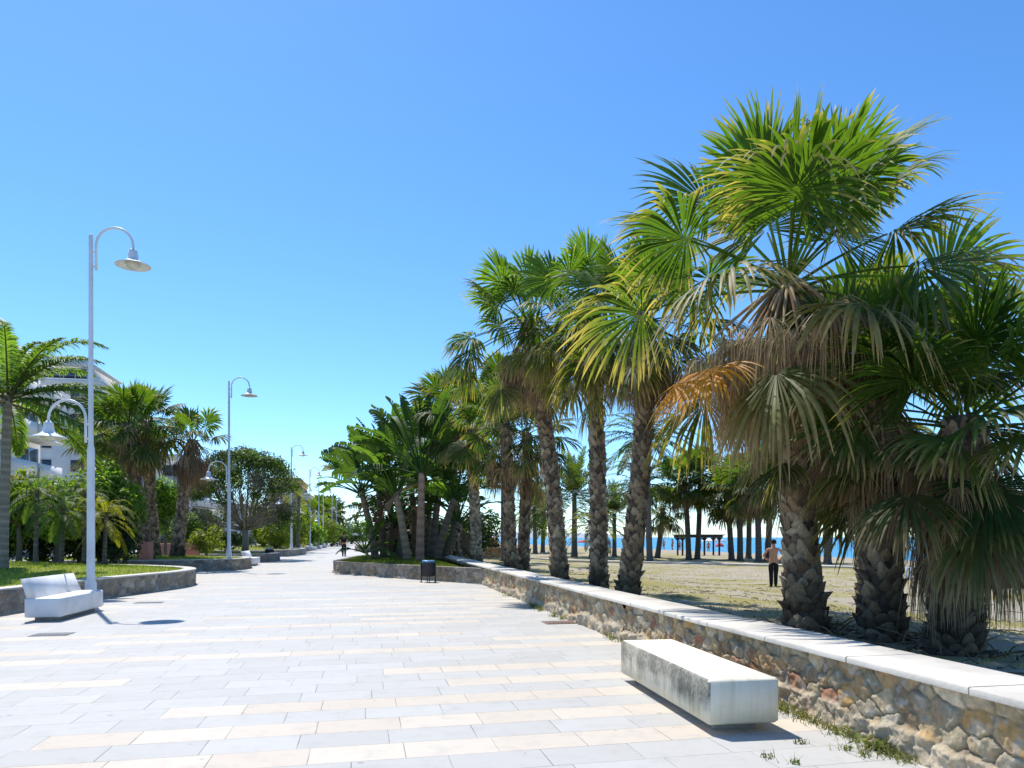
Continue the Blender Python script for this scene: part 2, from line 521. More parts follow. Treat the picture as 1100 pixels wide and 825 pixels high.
# pale path through the park
mb = MB()
pp = [(-3, 57.5), (6, 54), (13, 50), (20, 44.5), (30, 38.5), (46, 32)]
pp = np.array(pp, float)
t = np.linspace(0, len(pp) - 1, 60)
px_ = np.interp(t, range(len(pp)), pp[:, 0]); py_ = np.interp(t, range(len(pp)), pp[:, 1])
nn = np.stack([-np.gradient(py_), np.gradient(px_)], 1); nn /= np.linalg.norm(nn, axis=1)[:, None]
rows = []
for q in (-.75, .75):
    x_, y_ = px_ + nn[:, 0] * q, py_ + nn[:, 1] * q
    rows.append(np.stack([x_, y_, park_z(x_, y_) + .13], 1))
for q in (.75, -.75):
    x_, y_ = px_ + nn[:, 0] * q, py_ + nn[:, 1] * q
    rows.append(np.stack([x_, y_, park_z(x_, y_) - .1], 1))
rows.append(rows[0].copy())
mb.add(np.concatenate(rows), [grid_faces(60, 5)])
o = mb.build('path', M['cap']); o['kind'] = 'structure'


# ------------------------------------------------------------------ stone walls
def resample(path, step, smooth_it=True):
    P = np.asarray(path, float)
    if smooth_it:
        for _ in range(3):
            Q = [P[0]]
            for a, b in zip(P[:-1], P[1:]):
                Q += [a * .75 + b * .25, a * .25 + b * .75]
            Q.append(P[-1]); P = np.array(Q)
    s = np.concatenate([[0], np.cumsum(np.linalg.norm(np.diff(P, axis=0), axis=1))])
    n = max(2, int(round(s[-1] / step)) + 1)
    u = np.linspace(0, s[-1], n)
    R = np.stack([np.interp(u, s, P[:, 0]), np.interp(u, s, P[:, 1])], 1)
    T = np.gradient(R, axis=0); T /= np.linalg.norm(T, axis=1)[:, None]
    return R, u, T


PAL = np.array([(.30, .25, .185), (.36, .31, .24), (.36, .25, .125), (.25, .20, .15), (.40, .37, .32), (.235, .125, .09), (.24, .235, .21), (.30, .22, .14), (.36, .33, .27), (.21, .19, .16), (.29, .27, .23), (.33, .285, .21)]) * [1.32, 1.17, .92]


def stones(u, v, cu=.25, cv=.17, seed=3):
    """two nearest jittered sites: returns F1, F2, id"""
    gu, gv = np.floor(u / cu), np.floor(v / cv)
    fu = np.zeros(u.shape); fv = np.zeros(u.shape); f1 = np.full(u.shape, 9.); f2 = np.full(u.shape, 9.); idr = np.zeros(u.shape); idk = np.zeros(u.shape)
    for a in (-2, -1, 0, 1, 2):
        for b in (-2, -1, 0, 1, 2):
            iu, iv = gu + a, gv + b
            r1, r2 = _h(iu, iv, seed), _h(iu, iv, seed + 1)
            sx = (iu + .5 + (r1 - .5) * .75 + .5 * (np.abs(iv) % 2)) * cu; sy = (iv + .5 + (r2 - .5) * .6) * cv
            dd = np.sqrt((u - sx) ** 2 + ((v - sy) * cu / cv * .85) ** 2)
            near = dd < f1
            f2 = np.where(near, f1, np.minimum(f2, dd))
            idr = np.where(near, _h(iu, iv, seed + 2), idr); idk = np.where(near, _h(iu, iv, seed + 3), idk)
            fu = np.where(near, u - sx, fu); fv = np.where(near, v - sy, fv)
            f1 = np.where(near, dd, f1)
    return f1, f2, idr, idk, fu, fv


GREYP = np.array([(.25, .235, .21), (.30, .285, .255), (.21, .20, .18), (.34, .32, .285), (.26, .22, .17), (.19, .185, .175), (.29, .25, .19), (.23, .225, .21), (.32, .31, .29), (.175, .165, .15)])


def stone_face(mb, path, z0, z1, side, step, plinth=.17, seed=3, tone=1.0, thick=.35, sm=True, cu=.25, pal=PAL):
    R, u, T = resample(path, step, sm)
    nrm = np.stack([T[:, 1], -T[:, 0]], 1) * side
    nv = max(5, int((z1 - z0) / step) + 1); v = np.linspace(0, z1 - z0, nv)
    U, V = np.meshgrid(u, v)
    wob = (fbm(U * 8, V * 8, seed + 50) - .5) * .14
    f1, f2, idr, idk, fu, fv = stones(U + wob, V + wob * .7, cu, cu * .68, seed)
    e = np.clip((f2 - f1) / .028, 0, 1); e = e * e * (3 - 2 * e)
    rough = fbm(U * 16, V * 16, seed + 9) - .5
    fine = fbm(U * 34, V * 34, seed + 13, 3) - .5
    ridge = np.abs(fu * np.cos(idr * 6.28) + fv * np.sin(idr * 6.28)) - .04
    disp = e * (.016 + .014 * idr + fu * (idr - .5) * .30 + fv * (idk - .5) * .34 - ridge * .14) + rough * .02 + fine * .012 + (idk - .5) * .02 * e
    col = pal[(idk * (len(pal) - .001)).astype(int)] * (.75 + .5 * idr)[..., None]
    k2 = np.clip((fbm(U * 5, V * 7, seed + 90) - .48) * 7, 0, 1)[..., None] * .75
    col = col * (1 - k2) + pal[((idr * 7.3 + idk * 3.1) % 1 * (len(pal) - .001)).astype(int)] * k2
    wh = np.clip((fbm(U * 13, V * 15, seed + 95) - .62) * 9, 0, 1)[..., None] * .6
    col = col * (1 - wh) + np.array([.46, .43, .38]) * wh
    pat = fbm(U * 7, V * 7, seed + 70)
    col = col * (.72 + .56 * pat)[..., None]
    mort = np.array([.29, .245, .16]); mm = np.clip((f2 - f1) / .035, 0, 1)[..., None]
    mpat = (fbm(U * 3, V * 5, seed + 33) - .35)
    mm = mm * np.clip(1.25 - 1.1 * np.clip(mpat, 0, 1), 0.35, 1)[..., None]
    col = mort * (1 - mm) + col * mm
    if plinth:
        pl = plinth + (fbm(U * 2.2, U * 0, seed + 5) - .5) * .16
        k = np.clip((pl - V) / .045, 0, 1); k = k * k * (3 - 2 * k)
        lump = fbm(U * 7, V * 9, seed + 21)
        disp = disp * (1 - .4 * k) + k * (.045 + (lump - .45) * .085 + (np.abs(fbm(U * 5, V * 6, seed + 61) - .5) - .1) * .09)
        pc = np.array([.46, .39, .28]) * (.65 + .7 * fbm(U * 11, V * 11, seed + 31))[..., None]
        col = col * (1 - .72 * k[..., None]) + pc * .72 * k[..., None]
    P = np.zeros(U.shape + (3,))
    P[..., 0] = R[:, 0] + nrm[:, 0] * disp; P[..., 1] = R[:, 1] + nrm[:, 1] * disp; P[..., 2] = z0 + V
    mb.add(P.reshape(-1, 3), [grid_faces(len(u), nv)], (col * tone).reshape(-1, 3))
    # back and top
    B = R - nrm * thick; k = max(1, len(R) // 200)
    Rs, Bs = R[::k], B[::k]
    n = len(Rs)
    prof = [np.c_[Rs - nrm[::k] * .004, np.full(n, z1 - .004)], np.c_[Bs, np.full(n, z1 - .004)], np.c_[Bs, np.full(n, min(z0, -.4))]]
    mb.add(np.concatenate(prof), [grid_faces(n, 3)], np.array([.3, .27, .21]) * tone)
    for e_ in (0, -1):
        q = [(*R[e_], z0), (*B[e_], z0), (*B[e_], z1 - .004), (*R[e_], z1 - .004)]
        mb.add(q, [(0, 1, 2, 3)], np.array([.3, .27, .21]) * tone)


def cap_strip(mb, path, z0, z1, side, out_, in_, seg=1.5, sm=True, gap=.007):
    R, u, T = resample(path, .1, sm)
    nrm = np.stack([T[:, 1], -T[:, 0]], 1) * side
    per = max(2, int(seg / .1))
    rng = np.random.default_rng(4)
    for s in range(0, len(R) - 1, per):
        e = min(len(R) - 1, s + per)
        r, n_, t_ = R[s:e + 1].copy(), nrm[s:e + 1], T[s:e + 1]
        if len(r) < 2: continue
        r[0] += t_[0] * gap; r[-1] -= t_[-1] * gap
        dz = rng.uniform(-.003, .003); r = r + n_ * rng.uniform(-.004, .004)
        b = .008
        prof = [(out_, z0), (out_, z1 - b), (out_ - b, z1), (-in_ + b, z1), (-in_, z1 - b), (-in_, z0)]
        rows = [np.c_[r + n_ * q, np.full(len(r), z + dz)] for q, z in prof]
        rows.append(rows[0].copy())
        V = np.concatenate(rows)
        mb.add(V, [grid_faces(len(r), 7)], (.7, .68, .65))
        k = len(r)
        mb.add([V[i * k] for i in range(6)], [(0, 1, 2, 3, 4, 5)]); mb.add([V[i * k + k - 1] for i in range(6)], [(5, 4, 3, 2, 1, 0)])


A0, A1, A2, A3 = (wall_x(1.0), 1.0), (wall_x(10.0), 10.0), (wall_x(21.6), 21.6), (wall_x(52), 52.)
t = thing('stone_wall', 'long low rubble stone wall with a broad pale coping, right of the promenade and in front of the palms', 'wall', (0, 0, 0))
mb = MB()
stone_face(mb, [A0, (wall_x(2.6), 2.6)], 0, .505, -1, .03, seed=3, thick=.5, sm=False)
stone_face(mb, [(wall_x(2.6), 2.6), A1], 0, .505, -1, .0095, seed=3, thick=.5, sm=False, cu=.2)
stone_face(mb, [A1, A2], 0, .505, -1, .022, seed=7, thick=.5, sm=False, cu=.2)
stone_face(mb, [A2, A3], 0, .505, -1, .08, seed=8, thick=.5, sm=False)
mb.build('stonework', M['stone'], t, smooth=True)
mb = MB(); cap_strip(mb, [A0, A3], .505, .548, -1, .065, .53, 1.2, False, .006)
mb.build('coping', M['cap'], t)

# curved planter in the middle
PL = [(-.46, 20.9), (-.75, 21.9), (-1.6, 22.9), (-2.98, 24.3), (-5.0, 26.6), (-6.5, 28.2), (-7.05, 29.2), (-7.2, 30.8), (-7.4, 33), (-7.9, 38), (-7.6, 39.5), (-6.8, 40.4), (-4.9, 40.6)]


def planter(path, z1, label, side, closing, seed, step=.03, cap=True, group='planters edged with stone', grass=9000, gcol=0, mound=.05, cat='planter'):
    t = thing('stone_planter', label, cat, (0, 0, 0), 0, group)
    mb = MB(); stone_face(mb, path, 0, z1, side, step, .06, seed, .92, .3, pal=GREYP if seed != 21 else GREYP * [1.1, 1.0, .88])
    mb.build('stone_edging', M['stone'], t, smooth=True)
    if cap:
        mb = MB(); cap_strip(mb, path, z1, z1 + .035, side, .03, .32, 1.6)
        mb.build('coping', M['cap'], t)
    R, u, T = resample(path, .35)
    n_ = np.stack([T[:, 1], -T[:, 0]], 1) * side
    poly = np.concatenate([R - n_ * .24, np.asarray(closing, float)]) if len(closing) else R - n_ * .24
    soil, blades = lawn(poly, z1 - .03, mound, grass, seed, gcol)
    soil.parent = t
    return t, poly


def inside(poly, x, y):
    r = np.zeros(x.shape, bool); j = len(poly) - 1
    for i in range(len(poly)):
        xi, yi = poly[i]; xj, yj = poly[j]
        if yi != yj:
            cond = ((yi > y) != (yj > y)) & (x < (xj - xi) * (y - yi) / (yj - yi) + xi)
            r ^= cond
        j = i
    return r


def edge_dist(poly, x, y):
    d = np.full(x.shape, 99.)
    for i in range(len(poly)):
        a, b = poly[i - 1], poly[i]; ab = b - a; L = ab @ ab + 1e-9
        tt = np.clip(((x - a[0]) * ab[0] + (y - a[1]) * ab[1]) / L, 0, 1)
        d = np.minimum(d, np.hypot(x - a[0] - tt * ab[0], y - a[1] - tt * ab[1]))
    return d


def mound_z(poly, x, y, z, mound):
    return z + np.minimum(edge_dist(poly, x, y), 5) * mound + (fbm(x * 1.3, y * 1.3, 12) - .5) * .06


LAWNS = []


def lawn(poly, z, mound, n, seed, gcol):
    lo_, hi = poly.min(0), poly.max(0)
    res = .3
    gx = np.arange(lo_[0], hi[0] + res, res); gy = np.arange(lo_[1], hi[1] + res, res)
    X, Y = np.meshgrid(gx, gy)
    ins = inside(poly, X, Y)
    Z = np.where(ins, mound_z(poly, X, Y, z, mound), z)
    fq = grid_faces(len(gx), len(gy)); fl = ins.ravel()
    fq = fq[fl[fq].all(1)]
    mb = MB()
    mb.add(np.stack([X, Y, Z], -1).reshape(-1, 3), [fq])
    mb.add(np.c_[poly, np.full(len(poly), z - .025)], [tuple(range(len(poly)))])
    soil = mb.build('turf', M['lawn'], smooth=True)
    rng = np.random.default_rng(seed + 100)
    bx = rng.uniform(lo_[0], hi[0], n * 3); by = rng.uniform(lo_[1], hi[1], n * 3)
    k = inside(poly, bx, by); bx, by = bx[k][:n], by[k][:n]
    bz = mound_z(poly, bx, by, z, mound)
    LAWNS.append((bx, by, bz, gcol, seed))
    return soil, None


def blades(mb, bx, by, bz, rng, h=(.05, .11), wd=.009, cols=((.07, .13, .02), (.16, .2, .04))):
    n = len(bx)
    az = rng.uniform(0, 2 * PI, n); hh = rng.uniform(*h, n); ln = rng.normal(0, .5, (n, 2)) * hh[:, None]
    dx, dy = np.cos(az) * wd, np.sin(az) * wd
    V = np.zeros((n, 3, 3))
    V[:, 0] = np.stack([bx - dx, by - dy, bz - .01], 1); V[:, 1] = np.stack([bx + dx, by + dy, bz - .01], 1)
    V[:, 2] = np.stack([bx + ln[:, 0], by + ln[:, 1], bz + hh], 1)
    f = rng.uniform(0, 1, n)[:, None]; c = np.array(cols[0]) * (1 - f) + np.array(cols[1]) * f
    mb.add(V.reshape(-1, 3), [np.arange(n * 3).reshape(n, 3)], np.repeat(c, 3, 0))


planter(PL, .47, 'curved stone planter jutting from the long wall, with bird-of-paradise trees on its turf', -1,
        [(-5.2, 40.6), (-1.65, 23.6)], 21, .03, False, grass=16000, mound=.012)
planter([(-8.85, 5), (-9.0, 9), (-9.15, 13.3), (-9.3, 17), (-9.1, 19.6), (-9.12, 21.2), (-9.6, 22.7), (-10.7, 24.0), (-12.6, 25.2), (-15, 26), (-19, 26.3)], .44,
        'rounded stone planter with sunlit lawn behind the nearest white bench', 1, [(-27, 24), (-27, 5)], 31, .03, True, grass=42000, gcol=1, mound=.06)
planter([(-20, 28.6), (-15, 29.3), (-12.6, 30.3), (-11.65, 31.4), (-11.6, 32.4), (-11.9, 34.2), (-12.8, 35.2), (-16, 35.6), (-21, 35.8)], .46,
        'stone planter under the second lamp, with the leaning palm on it', 1, [], 41, .04, True, grass=9000, gcol=1)
planter([(-21, 39.8), (-15.5, 40.1), (-13.9, 40.7), (-13.45, 41.6), (-13.6, 44), (-14.5, 45.3), (-21, 46)], .46,
        'stone planter just beyond the second white bench, by the dark bin', 1, [], 42, .05, True, grass=3000)
planter([(-24, 50.5), (-18.5, 51), (-16.7, 52.5), (-16.1, 55), (-16.4, 58), (-17.6, 64), (-19, 65.5), (-26, 66)], .46,
        'stone planter at the foot of the third lamp', 1, [], 43, .07, True, grass=3000)
for k, Y0 in enumerate((70, 86, 102)):
    x0 = -12 - .2 * (Y0 - 31.5)
    planter([(x0 - 8, Y0), (x0 - 2, Y0 + .4), (x0 - .4, Y0 + 1.5), (x0 - .3, Y0 + 3), (x0 - 1.6, Y0 + 9.5), (x0 - 3.5, Y0 + 11), (x0 - 9, Y0 + 11.4)], .46,
            ['far stone planter at the foot of the fourth lamp', 'far stone planter at the foot of the fifth lamp', 'farthest stone planter in the left-hand row'][k],
            1, [], 44 + k, .12, True, grass=600)
planter([(-10.5, 73.5), (-12.5, 72), (-14.3, 71.6), (-15.3, 72.6), (-15.8, 75), (-18.5, 88), (-18, 90), (-13.5, 91)], .5,
        'far stone planter in the middle of the view, beyond the man in black', -1, [], 51, .1, False, grass=1500)

mb = MB(); rng = np.random.default_rng(1)
for bx, by, bz, g, s in LAWNS:
    blades(mb, bx, by, bz, rng, (.04, .1), .011, ((.19, .28, .03), (.42, .48, .08)) if g else ((.07, .12, .018), (.18, .22, .04)))
o = mb.build('grass', M['grass']); o['kind'] = 'stuff'

# tufts of dry grass over the park
mb = MB()
n = 70000
Yr = 5 + 55 * rng.uniform(0, 1, n) ** 1.5
Dr = .7 + rng.uniform(0, 1, n) ** 1.2 * 30
Xr = wall_x(Yr) + Dr
k = (fbm(Xr * .35, Yr * .35, 77) + .3 * (fbm(Xr * 2, Yr * 2, 78) - .5)) > .5
Xr, Yr = Xr[k], Yr[k]
Zr = park_z(Xr, Yr) + (fbm(Xr * .5, Yr * .5, 5) - .5) * .22 + (fbm(Xr * 2.2, Yr * 2.2, 9) - .5) * .06
blades(mb, Xr, Yr, Zr, rng, (.015, .06), .012, ((.24, .22, .06), (.46, .40, .17)))
o = mb.build('dry_grass', M['grass']); o['kind'] = 'stuff'


# ------------------------------------------------------------------ palms
def unit(v):
    return v / (np.linalg.norm(v, axis=-1, keepdims=True) + 1e-9)


def fan_blade(mb, P, X, Yv, R, rng, nseg=40, spread=2.3, G=1.0, s_free=.45, col=(.05, .1, .02), tip=(.3, .22, .1), tipk=.3, fold=.35, cup=.15, steps=(0.04, .25, .45, .62, .78, .9, 1.0), wmul=1.0, thread=0, jit=.02):
    Nn = np.cross(X, Yv)
    th = np.linspace(-spread, spread, nseg) + rng.normal(0, .012, nseg)
    d = np.cos(th)[:, None] * X + np.sin(th)[:, None] * Yv
    d = unit(d - Nn * (cup * np.abs(np.sin(th / 2))[:, None] ** 1.5) + rng.normal(0, jit, (nseg, 3)))
    tdir = unit(-np.sin(th)[:, None] * X + np.cos(th)[:, None] * Yv)
    Ri = R * (.72 + .28 * np.cos(th * .8)) * rng.uniform(.9, 1.08, nseg)
    if thread: Ri = Ri * rng.uniform(1, 1 + thread, nseg)
    gk = G * rng.uniform(.6, 1.5, nseg)
    sj = np.array(steps); S = len(sj)
    base = P + X * (.12 * R * np.cos(th / 2)[:, None])
    half = 2 * spread / (nseg - 1) / 2 * 1.12
    pts = np.zeros((nseg, S, 3)); wd = np.zeros((nseg, S))
    cur = base + d * (Ri * sj[0])[:, None]
    down = np.array([0, 0, -1.]); dd = d.copy(); prev = sj[0]
    pts[:, 0] = cur
    for j in range(1, S):
        g = gk * max(0, (sj[j] + prev) / 2 - s_free * .6) ** 1.3 * 3.2
        dd = unit(d + down * g[:, None])
        cur = cur + dd * (Ri * (sj[j] - prev))[:, None]
        pts[:, j] = cur; prev = sj[j]
    fr = rng.uniform(s_free * .88, s_free * 1.12, nseg)
    for j in range(S):
        wd[:, j] = np.where(sj[j] <= fr, Ri * sj[j] * half, Ri * fr * half * np.clip((1 - sj[j]) / (1 - fr), 0, 1) ** .7) * wmul + .0008
    c0 = np.asarray(col, float); c1 = np.asarray(tip, float)
    lc = np.clip(c0 * rng.uniform(.85, 1.18, (nseg, 1)), 0, 1)
    kk = np.clip((sj[None, :] - (1 - tipk) + rng.normal(0, .08, (nseg, 1))) / max(tipk, .05), 0, 1) ** 1.2
    if tipk <= 0: kk = kk * 0
    cc = lc[:, None, :] * (1 - kk[..., None]) + c1 * kk[..., None]
    L = pts - tdir[:, None] * wd[..., None]; Rr = pts + tdir[:, None] * wd[..., None]
    Mi = pts + Nn * (fold * wd)[..., None] * np.where((sj < 1), 1, 0)[None, :, None]
    V = np.stack([L, Mi, Rr], 2)        # nseg,S,3,3
    idx = np.arange(nseg * S * 3).reshape(nseg, S, 3)
    q = np.concatenate([np.stack([idx[:, :-1, a], idx[:, :-1, a + 1], idx[:, 1:, a + 1], idx[:, 1:, a]], -1).reshape(-1, 4) for a in (0, 1)])
    mb.add(V.reshape(-1, 3), [q], np.repeat(cc[:, :, None, :], 3, 2).reshape(-1, 3))


def ribbon_petiole(mb, pts, w0, w1, col):
    mb.tube(pts, np.linspace(w0, w1, len(pts)), 5, col, 0, False)


def leaf_frame(az, el, Lp, g, start, rng, roll=.35):
    d0 = np.array([math.cos(az) * math.cos(el), math.sin(az) * math.cos(el), math.sin(el)])
    s = np.linspace(0, 1, 6)
    pts = start + d0 * (Lp * s)[:, None] + np.array([0, 0, -1.]) * (g * Lp * s ** 2)[:, None]
    X = unit(pts[-1] - pts[-2])
    side = np.array([-math.sin(az), math.cos(az), 0])
    side = unit(side - X * side.dot(X))
    up = np.cross(X, side)
    r = rng.normal(0, roll)
    Yv = side * math.cos(r) + up * math.sin(r)
    return pts, X, Yv


def curve_axis(h, lean, bend):
    tt = np.linspace(0, 1, 40)
    lx, ly = lean
    x = lx * tt + bend[0] * np.sin(tt * PI); y = ly * tt + bend[1] * np.sin(tt * PI)
    return np.stack([x, y, tt * h], 1)


def palm_trunk(root, axis, r0, r1, rng, boots=True, sz=.13, tone=1.0, flare=1.3, zmax=1.0, lift=.035, dark_to=.5):
    mb = MB()
    tt = np.linspace(0, 1, len(axis)); h = axis[-1, 2]
    rad = r0 + (r1 - r0) * tt + r0 * (flare - 1) * np.exp(-tt * h / .3)
    core = np.array([.10, .08, .06]) * tone
    if boots:
        mb.tube(axis, rad * .96, 14, core)
    else:
        m_ = max(40, int(h / .06)); ta = np.linspace(0, 1, m_)
        ax2 = np.stack([np.interp(ta, tt, axis[:, k]) for k in range(3)], 1)
        ring = (np.arange(m_) % 3 == 0)
        mb.tube(ax2, np.interp(ta, tt, rad) * .97 * (1 + .05 * ring) * (1 + rng.normal(0, .012, m_)), 12, np.array([.15, .135, .115]) * tone * (np.where(ring, 1.25, .85) * rng.uniform(.85, 1.15, m_))[:, None])
    if boots:
        per = max(7, int(2 * PI * r0 / sz)); rows = int(h * zmax / (sz * .72))
        for r in range(rows):
            z = (r + .2) * sz * .72
            ta = z / h
            c = np.array([np.interp(ta, tt, axis[:, k]) for k in range(3)])
            R = np.interp(ta, tt, rad)
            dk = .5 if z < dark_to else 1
            for q in range(per):
                a = (q + .5 * (r % 2)) / per * 2 * PI + rng.normal(0, .05) + r * .03
                wd = 2 * PI * R / per * rng.uniform(.44, .68); hh = sz * rng.uniform(.7, 1.3)
                if rng.random() < .1: continue
                lf = lift * rng.uniform(.4, 1.5) * (1.6 if z < dark_to and rng.random() < .3 else 1)
                if rng.random() < .05: lf *= 1.9
                er = np.array([math.cos(a), math.sin(a), 0]); et = np.array([-math.sin(a), math.cos(a), 0]); ez = np.array([0, 0, 1.])
                b = c + er * R * .95
                tw = rng.normal(0, .16)
                E = et * math.cos(tw) + ez * math.sin(tw)
                # leaf base: tall leaning wedge, wide belly, blunt split lip standing off at the top
                sk = rng.choice((-1, 1)) * rng.uniform(.15, .6) * wd
                hh *= 1.3
                S = E * sk
                V = [b - E * wd * .4 - ez * hh * .55 - er * .012, b + E * wd * .4 - ez * hh * .55 - er * .012,
                     b + E * wd * 1.08 + ez * hh * .02 + er * lf * .3, b - E * wd * 1.08 + ez * hh * .02 + er * lf * .3,
                     b + S - E * wd * .42 + ez * hh * .55 + er * lf, b + S + E * wd * .42 + ez * hh * .55 + er * lf,
                     b + S - E * wd * .36 + ez * hh * .5 - er * .03, b + S + E * wd * .36 + ez * hh * .5 - er * .03,
                     b + S * .3 + ez * hh * .02 + er * lf * .42, b + S * 1.2 + ez * hh * .66 + er * lf * 1.3]
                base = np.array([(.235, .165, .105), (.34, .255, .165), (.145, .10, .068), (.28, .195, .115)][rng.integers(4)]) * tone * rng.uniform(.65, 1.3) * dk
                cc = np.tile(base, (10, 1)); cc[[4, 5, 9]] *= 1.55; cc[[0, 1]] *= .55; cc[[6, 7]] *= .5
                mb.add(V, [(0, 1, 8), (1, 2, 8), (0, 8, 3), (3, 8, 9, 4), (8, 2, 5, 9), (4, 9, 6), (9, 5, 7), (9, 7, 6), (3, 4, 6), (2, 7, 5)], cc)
    # fibrous roots at the foot
    for q in range(26):
        a = rng.uniform(0, 2 * PI); L = rng.uniform(.05, .16)
        p0 = np.array([math.cos(a), math.sin(a), 0]) * rad[0] * .9
        mb.tube([p0 + np.array([0, 0, .12]), p0 * 1.12 + np.array([0, 0, .05]), p0 * (1.12 + L) + np.array([0, 0, -.08])], [.03, .025, .01], 5, core * rng.uniform(.6, 1.2))
    return mb.build('trunk', M['bark'], root)


def fan_palm(label, loc, h, lean=(0, 0), bend=(0, 0), r0=.22, r1=.17, n=34, R=1.0, Lp=1.0, seed=1, nseg=44, skirt=16, skirt_len=1.0, skirt_drop=.6,
             group=None, tone=1.0, el0=82, el1=-48, tipk=.3, boots=True, bsz=.13, green=1.0, orange=(), Gm=1.0, name='fan_palm', rz=0, dark=1.0, detail=True, spear=0, threads=0, btone=1.0, lift=.035, special=(), sk_el=-48, shed=None):
    rng = np.random.default_rng(seed)
    root = thing(name, label, 'palm tree', loc, rz, group)
    ax = curve_axis(h, lean, bend)
    palm_trunk(root, ax, r0, r1, rng, boots, bsz, btone, lift=lift)
    top = ax[-1]
    mb = MB()
    steps = (0.04, .25, .45, .58, .7, .82, .92, 1.0) if detail else (.04, .42, .68, 1.0)
    for k in range(n):
        a = k / (n - 1)
        az = k * 2.39996 + rng.normal(0, .2)
        if shed and a > shed[2] and abs((az - shed[0] + PI) % (2 * PI) - PI) < shed[1]: continue     # old leaves already dropped on this side
        el = math.radians(el0 + (el1 - el0) * a ** .82 + rng.normal(0, 9))
        st = top + np.array([math.cos(az) * r1 * .5, math.sin(az) * r1 * .5, .12 - .42 * a])
        lp = Lp * rng.uniform(.8, 1.12) * (.72 + .5 * min(1, a * 2.2))
        pts, X, Yv = leaf_frame(az, el, lp, .05 + .22 * a, st, rng, .6 - .2 * a)
        young = np.array([.095, .165, .018]); mid = np.array([.052, .10, .02]); old = np.array([.085, .10, .03])
        col = (young * (1 - a / .45) + mid * (a / .45)) if a < .45 else (mid + (old - mid) * ((a - .45) / .55) ** 1.3)
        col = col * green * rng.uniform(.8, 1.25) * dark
        G = Gm * (.22 + 1.0 * a ** 1.2)
        tk = tipk * (.25 + 1.5 * a ** 1.5)
        sf = .72 - .26 * a
        cup = .2 + .5 * a
        tipc = np.array([.33, .25, .13]) * tone
        if a < .35: tk *= .5
        ribbon_petiole(mb, pts, .022 * R, .011 * R, col * np.array([1.5, 1.25, .9]))
        fan_blade(mb, pts[-1], X, Yv, R * rng.uniform(.85, 1.12), rng, nseg, 2.25 - .35 * a, G, sf, col, tipc, min(.75, tk), .35, cup, steps, thread=threads * a, jit=.02 + .07 * a)
    for az, el, lpm, cl, G_ in list(orange) + list(special):
        pts, X, Yv = leaf_frame(az, math.radians(el), Lp * lpm, .1, top + np.array([0, 0, -.35 if el < 0 else 0]), rng, .12)
        if G_ < .36:                     # blade turned to show its face to the promenade
            Nf = np.array([rng.normal(0, .35), -1, rng.normal(.1, .3)]); Nf = unit(Nf - X * Nf.dot(X)); Yv = np.cross(Nf, X)
        ribbon_petiole(mb, pts, .024 * R, .013 * R, (.3, .2, .08) if cl[0] > .2 else np.array(cl) * 1.3)
        fan_blade(mb, pts[-1], X, Yv, R * 1.02, rng, nseg, 1.6 if cl[0] > .2 else 2.2, G_, .55, cl, (.3, .25, .08), .25, .35, .1, steps)
    for k in range(spear):
        a = rng.uniform(0, 2 * PI)
        d = np.array([.14 * math.cos(a), .14 * math.sin(a), 1]); L = R * rng.uniform(.8, 1.3)
        mb.tube([top, top + d * L * .6, top + d * L, top + d * L * 1.25], [.02, .05, .045, .004], 6, (.05, .055, .03))
    mb.build('crown', M['leaf'], root)
    if skirt:
        mb = MB()
        for k in range(skirt):
            az = k * 2.39996 + rng.normal(0, .25)
            a = k / max(1, skirt - 1)
            el = math.radians(sk_el - (78 + sk_el) * a + rng.normal(0, 8))
            zt = top[2] - .05 - skirt_drop * a
            ta = zt / h
            c = np.array([np.interp(ta, np.linspace(0, 1, len(ax)), ax[:, q]) for q in range(3)])
            st = c + np.array([math.cos(az), math.sin(az), 0]) * r1 * .9
            lp = Lp * rng.uniform(.4, .85)
            pts, X, Yv = leaf_frame(az, el, lp, .25, st, rng, .5)
            base = np.array([(.26, .18, .105), (.33, .24, .145), (.185, .12, .075), (.41, .31, .19)][rng.integers(4)]) * tone * rng.uniform(.75, 1.2)
            ribbon_petiole(mb, pts, .028 * R, .014 * R, base)
            fan_blade(mb, pts[-1], X, Yv, R * skirt_len * rng.uniform(.75, 1.1), rng, max(12, int(nseg * .72)), rng.uniform(.7, 1.5), rng.uniform(2.2, 4.5), .25, base, base * 1.25, .5, .6, .5, steps, .8, .35, .12)
        mb.build('dead_fronds', M['dead'], root)
    return root


def ground_at(x, y):
    return pz(x, y) - .05


GP = 'fan palms standing behind the stone wall'


def at_palm(px, Y):
    x = at(px, Y); return (x, Y, ground_at(x, Y))


def heart(px_b, Y, px_h, py_h):
    """local height of the crown's heart and its sideways lean"""
    x, y, z = at_palm(px_b, Y)
    xh, zh = at(px_h, Y, py_h)
    return (x, y, z), zh - z, (xh - x, 0)


YG = (.13, .21, .02)
